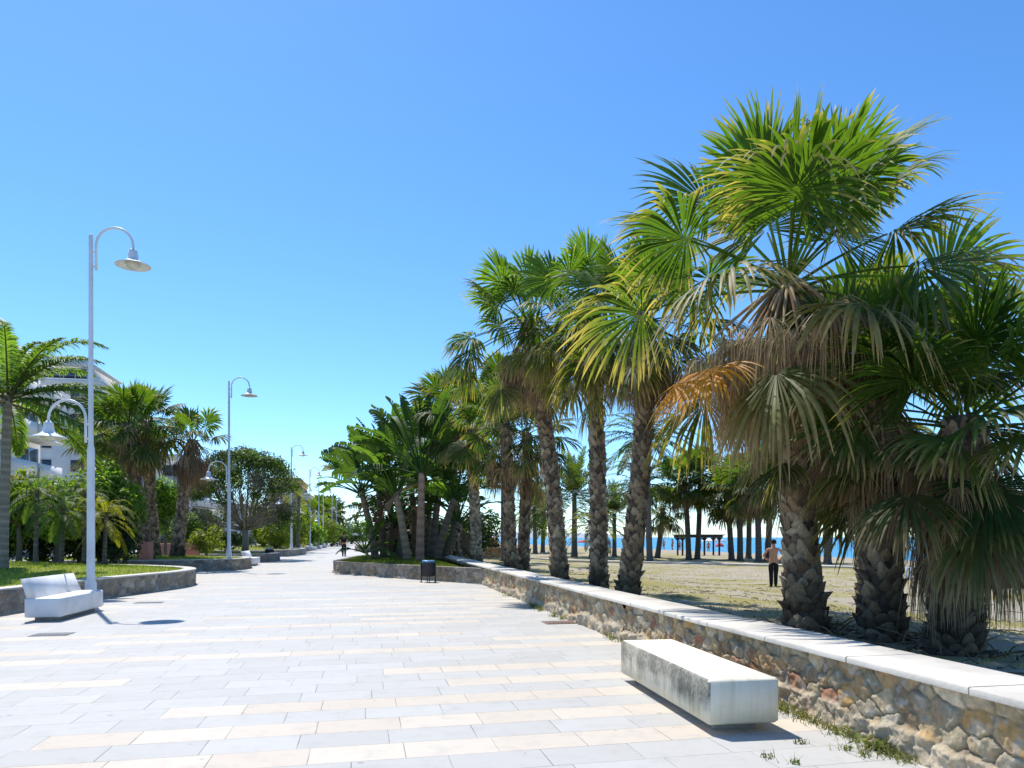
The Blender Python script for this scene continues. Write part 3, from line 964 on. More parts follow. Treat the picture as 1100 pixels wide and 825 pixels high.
# the big foreground palm
loc, h, lean = heart(866, 9.5, 846, 302)
fan_palm('tallest fan palm on the right, shaggy brown skirt and one orange drying leaf, scaly trunk', loc, h, lean, (-.02, 0), .225, .155, 31, 1.06, 1.25, 11, 60, 92, .82, .2, GP, tone=1.25, green=1.12, shed=(3.25, .75, .6),
         el0=84, el1=-38, tipk=.62, sk_el=-30, orange=((3.6, -30, 1.1, (.55, .25, .012), .6),), threads=.5, bsz=.145, Gm=1.0,
         special=((2.9, 52, 1.2, YG, .3), (3.5, 78, 1.05, YG, .25), (.25, 66, 1.35, YG, .25), (.1, 48, 1.3, (.07, .12, .02), .6), (-.1, 5, 1.45, YG, .35)))
loc, h, lean = heart(948, 8.9, 942, 425)
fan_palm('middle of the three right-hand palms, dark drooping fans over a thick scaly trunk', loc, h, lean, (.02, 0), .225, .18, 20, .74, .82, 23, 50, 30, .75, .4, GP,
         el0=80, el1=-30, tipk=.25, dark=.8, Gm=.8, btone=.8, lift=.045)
loc, h, lean = heart(1024, 8.0, 1036, 448)
fan_palm('short palm nearest the right edge, dark green fans hiding most of its stout trunk', loc, h, lean, (0, 0), .235, .19, 30, .86, .82, 37, 54, 56, .8, .75, GP, sk_el=-55,
         el0=85, el1=-32, tipk=.3, dark=.95, Gm=.75, btone=.75, lift=.05, special=((-1.0, 18, .9, (.06, .12, .02), .25), (-1.7, -35, .7, (.035, .075, .02), .5)))
loc, h, lean = heart(940, 11.6, 926, 405)
fan_palm('palm hidden behind the tallest one, dark fans showing to its right', loc, h, lean, (0, 0), .22, .18, 26, .95, 1.1, 59, 44, 40, 1.1, .5, GP, sk_el=-25, tipk=.6, dark=.9, threads=.3)
# the row of three
loc, h, lean = heart(672, 13.4, 694, 338)
fan_palm('palm leaning right between the slim upright trunk and the tallest palm', loc, h, lean, (.1, 0), .18, .135, 32, .8, .9, 61, 50, 34, .85, .3, GP, tone=1.15, green=1.12, el1=-40, tipk=.38, threads=.3, btone=.95,
         special=((2.6, 34, .95, YG, .4),))
loc, h, lean = heart(643, 15.4, 634, 335)
fan_palm('upright slim palm, middle trunk of the three left of the tallest palm', loc, h, lean, (.06, 0), .17, .13, 29, .78, .9, 71, 44, 32, .85, .3, GP, tone=1.15, green=1.12, el1=-40, tipk=.36, threads=.3, dark=.95)
loc, h, lean = heart(602, 17.4, 566, 345)
fan_palm('palm leaning left above the planter end, with a hanging yellow leaf', loc, h, lean, (.12, 0), .19, .14, 34, .82, 1.0, 83, 44, 38, 1.0, .35, GP, tone=1.15, green=1.12, el1=-42, tipk=.3, threads=.25,
         orange=((.15, -40, .75, (.45, .22, .02), .6),), special=((2.9, 35, 1, YG, .4), (2.0, 60, 1, YG, .4)))
loc, h, lean = heart(549, 22.0, 543, 455)
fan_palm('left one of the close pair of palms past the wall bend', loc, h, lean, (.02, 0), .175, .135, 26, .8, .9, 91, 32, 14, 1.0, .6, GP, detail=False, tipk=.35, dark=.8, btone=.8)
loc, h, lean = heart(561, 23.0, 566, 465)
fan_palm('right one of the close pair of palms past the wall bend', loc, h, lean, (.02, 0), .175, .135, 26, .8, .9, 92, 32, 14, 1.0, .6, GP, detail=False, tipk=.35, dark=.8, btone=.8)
loc, h, lean = heart(512, 29.5, 503, 438)
fan_palm('palm with a pale grey trunk behind the bird-of-paradise clump', loc, h, lean, (.05, 0), .22, .16, 34, 1.0, 1.15, 93, 34, 14, 1.0, .6, GP, detail=False, tipk=.2, dark=.85, btone=1.2)
loc, h, lean = heart(492, 36, 480, 440)
fan_palm('palm whose crown peeps over the middle of the bird-of-paradise clump', loc, h, lean, (.05, 0), .26, .18, 34, 1.2, 1.15, 94, 28, 10, 1.0, .6, GP, detail=False, tipk=.25, dark=.8)
loc, h, lean = heart(541, 40, 541, 420)
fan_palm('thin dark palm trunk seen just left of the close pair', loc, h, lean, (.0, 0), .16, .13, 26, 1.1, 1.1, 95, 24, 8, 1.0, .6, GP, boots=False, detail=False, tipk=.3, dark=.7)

# distant fan palms on the seaward side
GD = 'distant palms by the beach'
for i, (pb, Y, ph, pyh, R_, lab, sd) in enumerate((
        (740, 62, 735, 515, 1.15, 'left palm of the pair in front of the pergola', 101),
        (749, 63, 752, 508, 1.15, 'right palm of the pair in front of the pergola', 102),
        (786, 60, 780, 528, 1.0, 'short palm with a ragged skirt right of the pergola', 103),
        (795, 58, 793, 518, 1.1, 'upright palm in the clump between pergola and shirtless man', 104),
        (804, 64, 804, 530, 1.0, 'thin palm in the clump between pergola and shirtless man', 105),
        (815, 55, 812, 515, 1.05, 'left trunk of the stout palms behind the shirtless man', 106),
        (824, 56, 828, 508, 1.1, 'right trunk of the stout palms behind the shirtless man', 107),
        (889, 50, 886, 500, 1.2, 'distant palm between the two big right-hand trunks', 108),
        (706, 66, 712, 545, 1.0, 'low distant palm right of the tall feather palm', 109))):
    loc, h, lean = heart(pb, Y, ph, pyh)
    fan_palm(lab, loc, h, lean, (.05, 0), .24, .2, 32, R_ * 1.25, 1.3, sd, 22, 18, .9, .6, GD, detail=False, boots=False, tipk=.25, dark=1.0, btone=.8)


# feather palms ------------------------------------------------------
def frond(mb, st, az, el, L, rng, npair=34, lw=.03, ll=.42, g=.5, col=(.06, .1, .03), vee=.5, rach=(.2, .17, .07), droop=.35, twist=0, rr=.014):
    d0 = np.array([math.cos(az) * math.cos(el), math.sin(az) * math.cos(el), math.sin(el)])
    S = 14; pts = [np.asarray(st, float)]; s = 0
    for j in range(S):
        s = (j + .5) / S
        dd = unit(d0 + np.array([0, 0, -1.]) * g * s ** 1.3 * 1.8)
        pts.append(pts[-1] + dd * L / S)
    pts = np.array(pts); ss = np.linspace(0, 1, S + 1)
    mb.tube(pts, np.linspace(rr, rr * .2, S + 1), 5, rach, 0, False)
    u = np.linspace(.12, .985, npair)
    P = np.stack([np.interp(u, ss, pts[:, k]) for k in range(3)], 1)
    T = np.gradient(pts, axis=0); T = np.stack([np.interp(u, ss, T[:, k]) for k in range(3)], 1); T = unit(T)
    side0 = np.array([-math.sin(az), math.cos(az), 0])
    for sg in (-1, 1):
        side = unit(np.tile(side0 * sg, (npair, 1)) - T * (T @ (side0 * sg))[:, None])
        up = np.cross(T, side) * (1 if sg > 0 else -1)
        up = np.where(up[:, 2:3] < 0, -up, up)
        ang = .5 + .45 * u
        D = side * np.cos(ang)[:, None] + T * np.sin(ang)[:, None] + up * (vee * rng.uniform(.4, 1.4, npair))[:, None]
        D = unit(D + rng.normal(0, .06, D.shape))
        ln = ll * L / 3 * np.sin(np.clip(u * 1.02, 0, 1) * PI * .86 + .32) ** .8 * rng.uniform(.88, 1.1, npair)
        Wv = unit(np.cross(D, up) + rng.normal(0, .15, D.shape))
        rows = []
        for k, (q, wq) in enumerate(((0, .55), (.4, 1), (.75, .7), (1, .04))):
            c = P + D * (ln * q)[:, None] + np.array([0, 0, -1.]) * (droop * ln * q * q)[:, None]
            rows.append(np.stack([c - Wv * lw * wq / 2, c + Wv * lw * wq / 2], 1))
        V = np.stack(rows, 1)       # n,4,2,3
        idx = np.arange(npair * 8).reshape(npair, 4, 2)
        q4 = np.stack([idx[:, :-1, 0], idx[:, :-1, 1], idx[:, 1:, 1], idx[:, 1:, 0]], -1).reshape(-1, 4)
        cc = np.asarray(col) * rng.uniform(.8, 1.2, (npair, 1))
        mb.add(V.reshape(-1, 3), [q4], np.repeat(cc, 8, 0))


def feather_palm(label, loc, h, lean, n, L, seed, r0=.17, r1=.13, npair=34, col=(.06, .10, .03), el0=80, el1=-25, g=.6, lw=.035, ll=.45, name='feather_palm', group=None, boots=False, vee=.4, droop=.35, btone=1, special=(), skirt=0, rr=.014):
    rng = np.random.default_rng(seed)
    root = thing(name, label, 'palm tree', loc, 0, group)
    ax = curve_axis(h, lean, (.0, 0))
    palm_trunk(root, ax, r0, r1, rng, boots, .12, btone)
    mb = MB()
    for k in range(n):
        a = k / (n - 1)
        az = k * 2.39996 + rng.normal(0, .2)
        el = math.radians(el0 + (el1 - el0) * a + rng.normal(0, 6))
        c = np.asarray(col) * rng.uniform(.8, 1.25) * (1 + .25 * (a < .3))
        frond(mb, ax[-1] + np.array([math.cos(az), math.sin(az), 0]) * r1 * .6 + np.array([0, 0, -.2 * a]), az, el, L * rng.uniform(.85, 1.1) * (.75 + .25 * min(1, a * 3)), rng, npair, lw, ll, g * rng.uniform(.7, 1.3), c, vee, (.16, .15, .05), droop, rr=rr)
    for az, el, l_, g_ in special:
        frond(mb, ax[-1], az, math.radians(el), l_, rng, npair + 12, lw, ll, g_, np.asarray(col) * 1.1, vee, (.16, .15, .05), droop, rr=rr)
    mb.build('crown', M['leaf'], root)
    return root


GF = 'distant feather palms by the beach'
loc, h, lean = heart(617, 70, 617, 530)
feather_palm('spiky date palm standing between the leaning and the upright trunk', loc, h, lean, 64, 5.4, 201, .3, .2, 24, (.07, .10, .035), 85, -30, .35, .11, .5, 'date_palm', GF, droop=.15)
loc, h, lean = heart(575, 84, 574, 545)
feather_palm('small round date palm right of the close pair of palms', loc, h, lean, 56, 4.0, 202, .26, .2, 20, (.10, .14, .035), 85, -45, .5, .11, .55, 'date_palm', GF, droop=.2)
loc, h, lean = heart(583, 88, 584, 550)
feather_palm('yellow-green date palm close behind the leaning trunk', loc, h, lean, 50, 3.6, 203, .26, .2, 20, (.11, .15, .035), 85, -45, .5, .11, .55, 'date_palm', GF, droop=.2)
loc, h, lean = heart(698, 57, 694, 468)
feather_palm('tall date palm with long arching feathers behind the right-leaning palm', loc, h, lean, 44, 4.6, 204, .24, .22, 34, (.06, .095, .04), 80, -22, .62, .1, .42, 'date_palm', GF, droop=.5)
loc, h, lean = heart(688, 60, 690, 520)
feather_palm('lower date palm left of the tall arching one', loc, h, lean, 44, 4.2, 205, .26, .2, 26, (.06, .09, .035), 80, -25, .6, .1, .45, 'date_palm', GF, droop=.4)
loc, h, lean = heart(660, 72, 660, 552)
feather_palm('small thin date palm between upright and right-leaning trunks', loc, h, lean, 40, 4.4, 206, .22, .18, 22, (.075, .10, .04), 85, -10, .3, .1, .45, 'date_palm', GF, droop=.15)
loc, h, lean = heart(636, 62, 640, 562)
feather_palm('low drooping date palm left of the upright trunk', loc, h, lean, 26, 3.6, 207, .28, .28, 22, (.10, .11, .035), 60, -25, .8, .1, .45, 'date_palm', GF, droop=.4)

# left: feathery palm at the very edge
loc = (at(2, 18.6), 18.6, .5); hz = at(10, 18.6, 425)[1] - .5
feather_palm('feathery palm at the left edge with thick arching fronds and ringed grey trunk', loc, hz, (.15, 0), 17, 2.7, 301, .13, .10, 84, (.105, .17, .04), 80, -15, .55, .045, .58, vee=.7, droop=.7, btone=1.6, boots=False, rr=.03,
             special=((.35, 60, 2.9, .62), (.0, 44, 2.7, .55), (-.1, 8, 2.8, .2), (-.3, -12, 3.0, .3)))
# small clump palms under it
GS = 'small feathery palms on the lawn'
for i, (px, Y, pyh, L, lab) in enumerate(((38, 21.5, 528, 1.25, 'small fountain-like palm nearest the left edge trunk'), (66, 22.5, 545, 1.15, 'small drooping palm behind the white bench'),
                                         (112, 23.0, 553, 1.3, 'small yellowish palm right of the first lamp'), (90, 24.2, 530, 1.2, 'small palm just left of the first lamp post'))):
    x, zh = at(px, Y, pyh)
    feather_palm(lab, (x, Y, .5), zh - .5, (.05, 0), 26, L, 310 + i, .06, .06, 30, [(.07, .12, .04), (.08, .13, .04), (.16, .16, .03), (.08, .12, .03)][i], 80, -40, .9, .022, .5, 'pygmy_palm', GS, droop=.5, vee=.3, btone=.9, rr=.009)

# left: shaggy fan palms
GL = 'shaggy fan palms in the left-hand gardens'
def left_palm(pb, Y, ph, pyh, lab, sd, **kw):
    x = at(pb, Y); xh, zh = at(ph, Y, pyh)
    a = dict(r0=.26, r1=.2, n=30, R=.95, Lp=.85, nseg=32, skirt=26, skirt_len=1.0, skirt_drop=.8, group=GL, detail=False, tipk=.3, bsz=.16)
    a.update(kw)
    return fan_palm(lab, (x, Y, .45), zh - .45, (xh - x, 0), (-.05, 0), seed=sd, **a)
left_palm(158, 30.4, 138, 455, 'thick fan palm leaning left above the salmon pillar', 401, spear=1, R=1.05, n=36)
left_palm(166, 33.5, 158, 448, 'fan palm right behind the thick leaning one', 402, spear=2, R=1.0)
left_palm(190, 32.6, 207, 472, 'fan palm leaning right with bulky brown skirt and few leaves on top', 403, n=15, skirt=44, skirt_len=1.05, skirt_drop=.5, el1=0, tipk=.4, spear=2, R=.9)
left_palm(118, 38, 116, 470, 'fan palm half hidden behind the first lamp post', 404, R=1.1)

# ------------------------------------------------------------------ leafy shrubs and trees
def leaf_cloud(mb, cen, rad, n, size, cols, rng, shell=.55, asp=.5, up=.4):
    cen = np.asarray(cen, float); rad = np.asarray(rad, float)
    vol = rad.prod(1) ** .67; pick = rng.choice(len(cen), n, p=vol / vol.sum())
    d = unit(rng.normal(0, 1, (n, 3)))
    r = shell + (1 - shell) * rng.uniform(0, 1, n) ** .5
    r *= 1 + .12 * rng.normal(0, 1, n)
    P = cen[pick] + d * rad[pick] * r[:, None]
    Nn = unit(d + np.array([0, 0, up]) + rng.normal(0, .55, (n, 3)))
    A = unit(np.cross(Nn, rng.normal(0, 1, (n, 3)))); B = np.cross(Nn, A)
    L = size * rng.uniform(.6, 1.3, n)
    V = np.zeros((n, 4, 3))
    V[:, 0] = P - A * (L * .5)[:, None]; V[:, 2] = P + A * (L * .5)[:, None] - np.array([0, 0, 1]) * (L * .15)[:, None]
    V[:, 1] = P + B * (L * asp * .5)[:, None] + Nn * (L * .08)[:, None]; V[:, 3] = P - B * (L * asp * .5)[:, None] + Nn * (L * .08)[:, None]
    cols = np.asarray(cols, float)
    tone = np.array([rng.uniform(.75, 1.25) for _ in cen])
    c = cols[rng.integers(len(cols), size=n)] * rng.uniform(.75, 1.25, (n, 1)) * tone[pick][:, None]
    mb.add(V.reshape(-1, 3), [np.arange(n * 4).reshape(n, 4)], np.repeat(c, 4, 0))


def clumps(rng, R, H, z0, n, k=.42):
    c, r = [], []
    for i in range(n):
        d = unit(rng.normal(0, 1, 3)); q = rng.uniform(.35, .8)
        c.append((d[0] * R * q, d[1] * R * q, z0 + H / 2 + d[2] * H / 2 * q))
        s = rng.uniform(.7, 1.25) * k
        r.append((R * s, R * s, H * .5 * s * 1.1))
    return c, r


def branches(mb, rng, base, tips, r, col):
    for tp in tips:
        tp = np.asarray(tp, float); b = np.asarray(base, float)
        mid = (b + tp) / 2 + rng.normal(0, .08, 3) * np.linalg.norm(tp - b)
        mb.tube([b, b * .6 + mid * .4 + [0, 0, .05], mid, tp], [r, r * .75, r * .5, r * .15], 6, col)


def shrub(name, label, loc, R, H, seed, n=3500, size=.14, cols=((.07, .13, .02),), trunk=.0, cat='shrub', group=None, asp=.5, ncl=14, k=.42, bark=(.16, .13, .1)):
    rng = np.random.default_rng(seed)
    root = thing(name, label, cat, loc, rng.uniform(0, 6), group)
    c, r = clumps(rng, R, H, trunk, ncl, k)
    mb = MB(); leaf_cloud(mb, c, r, n, size, cols, rng, asp=asp)
    mb.build('crown' if cat == 'tree' else 'foliage', M['broad'], root)
    mb = MB()
    if trunk > .4:
        mb.tube([(0, 0, -.1), (.03, 0, trunk * .5), (0, .02, trunk + H * .2)], [R * .09 + .03, R * .07 + .02, R * .05 + .01], 8, bark)
        branches(mb, rng, (0, 0, trunk), [np.array(q) for q in c], R * .045 + .006, bark)
        mb.build('trunk', M['bark'], root)
    else:
        branches(mb, rng, (0, 0, 0), [np.array(q) for q in c], .02 + R * .012, bark)
        mb.build('stems', M['bark'], root)
    return root


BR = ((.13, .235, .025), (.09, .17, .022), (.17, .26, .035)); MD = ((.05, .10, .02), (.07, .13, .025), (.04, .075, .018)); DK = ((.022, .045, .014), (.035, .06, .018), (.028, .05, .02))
YGc = ((.15, .2, .025), (.11, .17, .02), (.19, .21, .035))
GSH = 'shrubs in the left-hand garden'
def gshrub(px, Y, pyt, pyb, R, seed, lab, cols, **kw):
    x, zt = at(px, Y, pyt); zb = at(px, Y, pyb)[1]
    a = dict(trunk=max(0, zb - .5), group=GSH, cols=cols); a.update(kw)
    return shrub('shrub', lab, (x, Y, .45), R, max(.5, zt - max(zb, .45)), seed, **a)
gshrub(62, 26, 506, 580, 1.5, 501, 'broad bright green shrub behind the small palms, left of the first lamp', BR, n=5200, size=.2, asp=.6)
gshrub(20, 24.5, 500, 565, .9, 502, 'pale green shrub beside the left edge palm trunk', YGc, n=2600, size=.18)
gshrub(108, 27.5, 492, 580, 1.3, 503, 'mid green shrub just right of the first lamp post', BR, n=4200, size=.17)
gshrub(134, 28.2, 515, 590, .8, 504, 'leafy shrub next to the salmon pillar', BR, n=2600, size=.15)
gshrub(-18, 25, 520, 600, 1.5, 505, 'shrub cut off by the left edge', MD, n=3000, size=.18)
for i, (px, lab) in enumerate(((8, 'dark hedge shrub below the left edge palm'), (46, 'dark hedge shrub behind the bench back'), (84, 'dark hedge shrub at the first lamp'), (122, 'dark hedge shrub before the salmon pillar'))):
    gshrub(px, 26.4 + .3 * i, 550, 602, 1.0, 510 + i, lab, DK, n=2400, size=.16, k=.5)
shrub('small_tree', 'small leafy tree between the two shaggy palm trunks', (at(178, 36), 36, .45), .75, 2.7, 521, 3400, .17, BR, 1.2, 'tree', None)
gshrub(222, 37.5, 566, 598, .8, 522, 'rounded yellow-green shrub at the foot of the right-leaning palm', YGc, n=2600, size=.14)
gshrub(196, 38.5, 545, 592, 1.0, 523, 'mid green shrub behind the right-leaning palm trunk', MD, n=2600, size=.16)
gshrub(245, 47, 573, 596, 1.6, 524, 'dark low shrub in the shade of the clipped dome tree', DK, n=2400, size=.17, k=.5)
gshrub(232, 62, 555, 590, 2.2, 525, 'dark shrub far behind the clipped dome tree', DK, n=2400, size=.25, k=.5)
gshrub(296, 58, 560, 590, 1.2, 526, 'low yellow-green shrub left of the third lamp', YGc, n=2000, size=.2)

# clipped dome tree (ficus): leaf shell above, grey twigs seen from below
root = thing('dome_tree', 'big clipped dome-shaped tree with bare grey branches showing underneath', 'tree', (at(263, 45), 45, .4), 0)
rng = np.random.default_rng(530)
RX, ZB, ZT = 3.15, 2.0, 6.6
mb = MB(); cen, rad = [], []
for i in range(150):
    d = unit(rng.normal(0, 1, 3)); d[2] = abs(d[2]) * 1.0
    q = rng.uniform(.85, 1.0)
    cen.append((d[0] * RX * q, d[1] * RX * q, 3.9 - d[1] * -.5 + d[2] * (ZT - 4.0) * q - .3)); s = rng.uniform(.35, .7); rad.append((s, s, s * .7))
leaf_cloud(mb, cen, rad, 15000, .17, ((.04, .075, .018), (.055, .10, .02), (.03, .055, .016), (.07, .12, .025)), rng, .4)
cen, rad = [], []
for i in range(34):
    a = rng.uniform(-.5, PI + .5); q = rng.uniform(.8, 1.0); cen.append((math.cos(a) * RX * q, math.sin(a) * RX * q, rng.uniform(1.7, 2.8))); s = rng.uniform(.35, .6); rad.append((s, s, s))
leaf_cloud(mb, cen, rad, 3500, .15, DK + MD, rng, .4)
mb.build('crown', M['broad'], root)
mb = MB(); gb = (.27, .235, .18)
mb.tube([(0, 0, -.1), (.05, 0, .8), (0, 0, 1.5)], [.24, .19, .2], 10, gb)
for i in range(26):
    a = i * 2.4 + rng.normal(0, .2); e = rng.uniform(.12, 1.2)
    T = np.array([math.cos(a) * math.cos(e) * RX, math.sin(a) * math.cos(e) * RX, 1.6 + math.sin(e) * (ZT - 2.6)]) * [.92, .92, 1]
    b0 = np.array([0, 0, 1.35 + .2 * rng.random()]); m1 = b0 + (T - b0) * [.35, .35, .22]; m2 = b0 + (T - b0) * [.7, .7, .6]
    mb.tube([b0, m1, m2, T], [.085, .06, .04, .012], 6, np.array(gb) * rng.uniform(.8, 1.25))
    for k in range(46):
        s0 = m1 + (m2 - m1) * rng.uniform(0, 1) if k < 22 else m2 + (T - m2) * rng.uniform(0, .9)
        e1 = s0 + (unit(T - b0) + rng.normal(0, .4, 3)) * rng.uniform(.5, 1.1)
        mb.tube([s0, (s0 + e1) / 2 + rng.normal(0, .06, 3), e1], [.018, .012, .004], 4, np.array(gb) * rng.uniform(.7, 1.15), 0, False)
mb.build('trunk', M['bark'], root)

# trees and palms following the promenade into the distance (left)
GB = 'garden trees far along the left side'
far = [(288, 62, 535, 590, 1.3, 'leafy pale tree right behind the dome tree', YGc), (322, 70, 545, 588, 1.9, 'yellow-green tree just right of the third lamp', YGc),
       (338, 82, 552, 586, 2.2, 'rounded green tree right of the fourth lamp', BR), (350, 96, 555, 585, 2.6, 'green tree behind the fifth lamp', YGc),
       (362, 112, 560, 584, 2.6, 'mid green tree near the far end of the lamp row', MD), (305, 74, 540, 590, 1.8, 'tree filling the gap left of the third lamp post', MD),
       (372, 128, 560, 583, 3.2, 'dull green tree closing the view above the walking man', MD), (383, 150, 566, 583, 3.4, 'last dark tree at the end of the promenade', DK),
       (330, 100, 548, 585, 2.6, 'darker tree standing behind the yellow-green ones', MD)]
for i, (px, Y, pt, pb, R_, lab, cl) in enumerate(far):
    x, zt = at(px, Y, pt)
    shrub('garden_tree', lab, (x - (R_ * .3), Y, 0), R_, zt - .6, 550 + i, 2600, .3, cl, .5, 'tree', GB, k=.48)
for i, (px, Y, pyh, lab, c) in enumerate(((300, 60, 525, 'yellowish feather palm left of the third lamp', (.16, .18, .035)), (320, 66, 532, 'small feather palm crossing the third lamp post', (.13, .16, .03)))):
    x, zh = at(px, Y, pyh)
    feather_palm(lab, (x, Y, .4), zh - .4, (.1, 0), 22, 2.6, 570 + i, .16, .13, 26, c, 75, -25, .8, .05, .45, droop=.4, group='yellowish feather palms by the third lamp')
for i, (px, Y, pyh, lab) in enumerate(((334, 112, 552, 'far fan palm between third and fourth lamp'), (343, 120, 548, 'far fan palm at the fifth lamp'), (357, 128, 548, 'far fan palm with the tallest crown at the lamp row end'), (350, 140, 556, 'far fan palm low in the lamp row end'))):
    x, zh = at(px, Y, pyh)
    fan_palm(lab, (x, Y, 0), zh, (.2, 0), (0, 0), .3, .25, 22, 1.6, 1.2, 580 + i, 14, 8, 1, .8, 'far fan palms along the promenade', detail=False, boots=False, dark=.75)
for i, (px, Y, pt, R_, lab, cl) in enumerate(((505, 44, 548, 1.9, 'dark bush behind the grey palm trunk', DK), (480, 42, 556, 1.8, 'dark bush behind the bird-of-paradise trunks', DK), (508, 52, 560, 1.2, 'dark bush left of the sunbathing couple', DK),
                                            (440, 84, 560, 2.4, 'bush on the far middle planter', MD), (415, 82, 565, 2.2, 'low bush at the corner of the far middle planter', MD), (460, 60, 560, 2.0, 'bush glimpsed between the bird-of-paradise trunks', DK), (446, 38, 545, 1.5, 'dark bush on the planter turf behind the bird-of-paradise trunks', DK), (424, 37, 555, 1.2, 'dark bush on the planter turf left of the reddish stem', DK))):
    x, zt = at(px, Y, pt)
    z0 = ground_at(x, Y) if px > 470 else .45
    shrub('bush', lab, (x, Y, z0), R_, zt - z0, 590 + i, 2600, .24, cl, 0, 'bush', 'bushes in the middle distance', k=.5)

mb = MB(); rng = np.random.default_rng(600); cen, rad = [], []
for i in range(170):
    Y = rng.uniform(175, 330); x = -12 - .2 * (Y - 31.5) + rng.uniform(-70, 26); s = rng.uniform(3, 6)
    cen.append((x, Y, rng.uniform(.5, 4))); rad.append((s, s, s * .9))
leaf_cloud(mb, cen, rad, 17000, .9, MD + DK, rng, .6)
cen, rad = [], []
for i in range(150):
    Y = rng.uniform(30, 170); x = -32 - .2 * (Y - 31.5) - rng.uniform(0, 7); s = rng.uniform(1.5, 2.8)
    cen.append((x, Y, rng.uniform(.6, 2.2))); rad.append((s, s, s * .9))
leaf_cloud(mb, cen, rad, 16000, .42, MD + DK, rng, .6)
o = mb.build('treeline', M['broad']); o['kind'] = 'stuff'

# ------------------------------------------------------------------ bird-of-paradise trees
def paddle(mb, st, az, el, Lp, L, W, rng, col, g=.35):
    d0 = np.array([math.cos(az) * math.cos(el), math.sin(az) * math.cos(el), math.sin(el)])
    pts = [np.asarray(st, float)]; S = 18; tot = Lp + L
    for j in range(S):
        s = (j + .5) / S
        dd = unit(d0 + np.array([0, 0, -1.]) * g * s ** 2 * 2.0)
        pts.append(pts[-1] + dd * tot / S)
    pts = np.array(pts); ss = np.linspace(0, tot, S + 1)
    mb.tube(pts, np.concatenate([np.linspace(.035, .02, 9), np.linspace(.019, .004, S - 8)]), 5, np.asarray(col) * [1.3, 1.3, 1.1], 0, False)
    m = 15; u = np.linspace(0, 1, m + 1)
    P = np.stack([np.interp(Lp + u * L, ss, pts[:, k]) for k in range(3)], 1); T = unit(np.gradient(P, axis=0))
    side = np.array([-math.sin(az), math.cos(az), 0]); roll = rng.normal(0, .5)
    wv = W * np.sin(np.clip(u * .93 + .05, 0, 1) * PI) ** .55
    for sg in (-1, 1):
        sd = unit(side * sg - T * (T @ (side * sg))[:, None]); up = np.cross(T, sd); up = np.where(up[:, 2:3] < 0, -up, up)
        sd = unit(sd * math.cos(roll) + up * math.sin(roll) * sg + up * .28)
        drop = 0
        for j in range(m):
            if rng.random() < .3: drop = rng.uniform(-.1, .45)
            torn = rng.random() < .5
            dr = np.array([0, 0, -1.]) * drop
            rows = []
            for q in (0, .5, 1.0):
                f0 = P[j] + sd[j] * wv[j] * q + dr * wv[j] * q * q + T[j] * wv[j] * .25 * q
                f1 = P[j + 1] + sd[j + 1] * wv[j + 1] * q + dr * wv[j + 1] * q * q + T[j + 1] * wv[j + 1] * .25 * q
                if torn and q > 0: f1 = f1 * (1 - .45 * q) + f0 * .45 * q
                rows += [f0, f1]
            mb.add(rows, [(0, 1, 3, 2), (2, 3, 5, 4)], np.asarray(col) * rng.uniform(.88, 1.12))


def strelitzia(label, base, top, n, seed, L=1.15, r=.12, spread=75, tcol=(.22, .17, .12), dead=4, fan=None, dark=1.0):
    rng = np.random.default_rng(seed)
    root = thing('bird_of_paradise_tree', label, 'tree', base, 0, 'bird-of-paradise trees in the curved planter')
    tp = np.asarray(top, float) - np.asarray(base, float)
    tt = np.linspace(0, 1, 30)
    ax = np.stack([tp[0] * tt ** 1.3, tp[1] * tt ** 1.3, tp[2] * tt], 1)
    mb = MB()
    rr = r * (1.35 - .45 * tt) * (1 + .08 * (np.arange(30) % 2))
    cols = np.array(tcol) * (1 + .25 * np.sin(np.arange(30) * 2.1))[:, None] * (.8 + .4 * tt)[:, None]
    mb.tube(ax, rr, 9, cols)
    mb.build('trunk', M['bark'], root)
    mb = MB()
    plane = fan if fan is not None else rng.uniform(0, PI)
    for k in range(n):
        a = (k / (n - 1) - .5) * 2
        el = math.radians(88 - abs(a) * spread + rng.normal(0, 6))
        az = (plane if a > 0 else plane + PI) + rng.normal(0, .45)
        c = np.array([(.062, .12, .028), (.085, .155, .035), (.046, .09, .025)][rng.integers(3)]) * rng.uniform(.6, 1.2) * dark
        if rng.random() < .06: c = np.array((.12, .2, .03))
        paddle(mb, ax[-1] - [0, 0, .15 * abs(a)], az, el, L * rng.uniform(.7, 1.05), L * rng.uniform(.9, 1.2), L * .19 * rng.uniform(.85, 1.2), rng, c, .18 + .4 * abs(a))
    mb.build('crown', M['leaf'], root)
    mb = MB()
    for k in range(dead):
        az = rng.uniform(0, 2 * PI)
        paddle(mb, ax[-3] - [0, 0, .2], az, math.radians(rng.uniform(-30, 10)), L * .5, L * .8, L * .15, rng, np.array((.16, .1, .06)) * rng.uniform(.7, 1.3), 1.4)
    mb.build('dead_leaves', M['dead'], root)
    return root


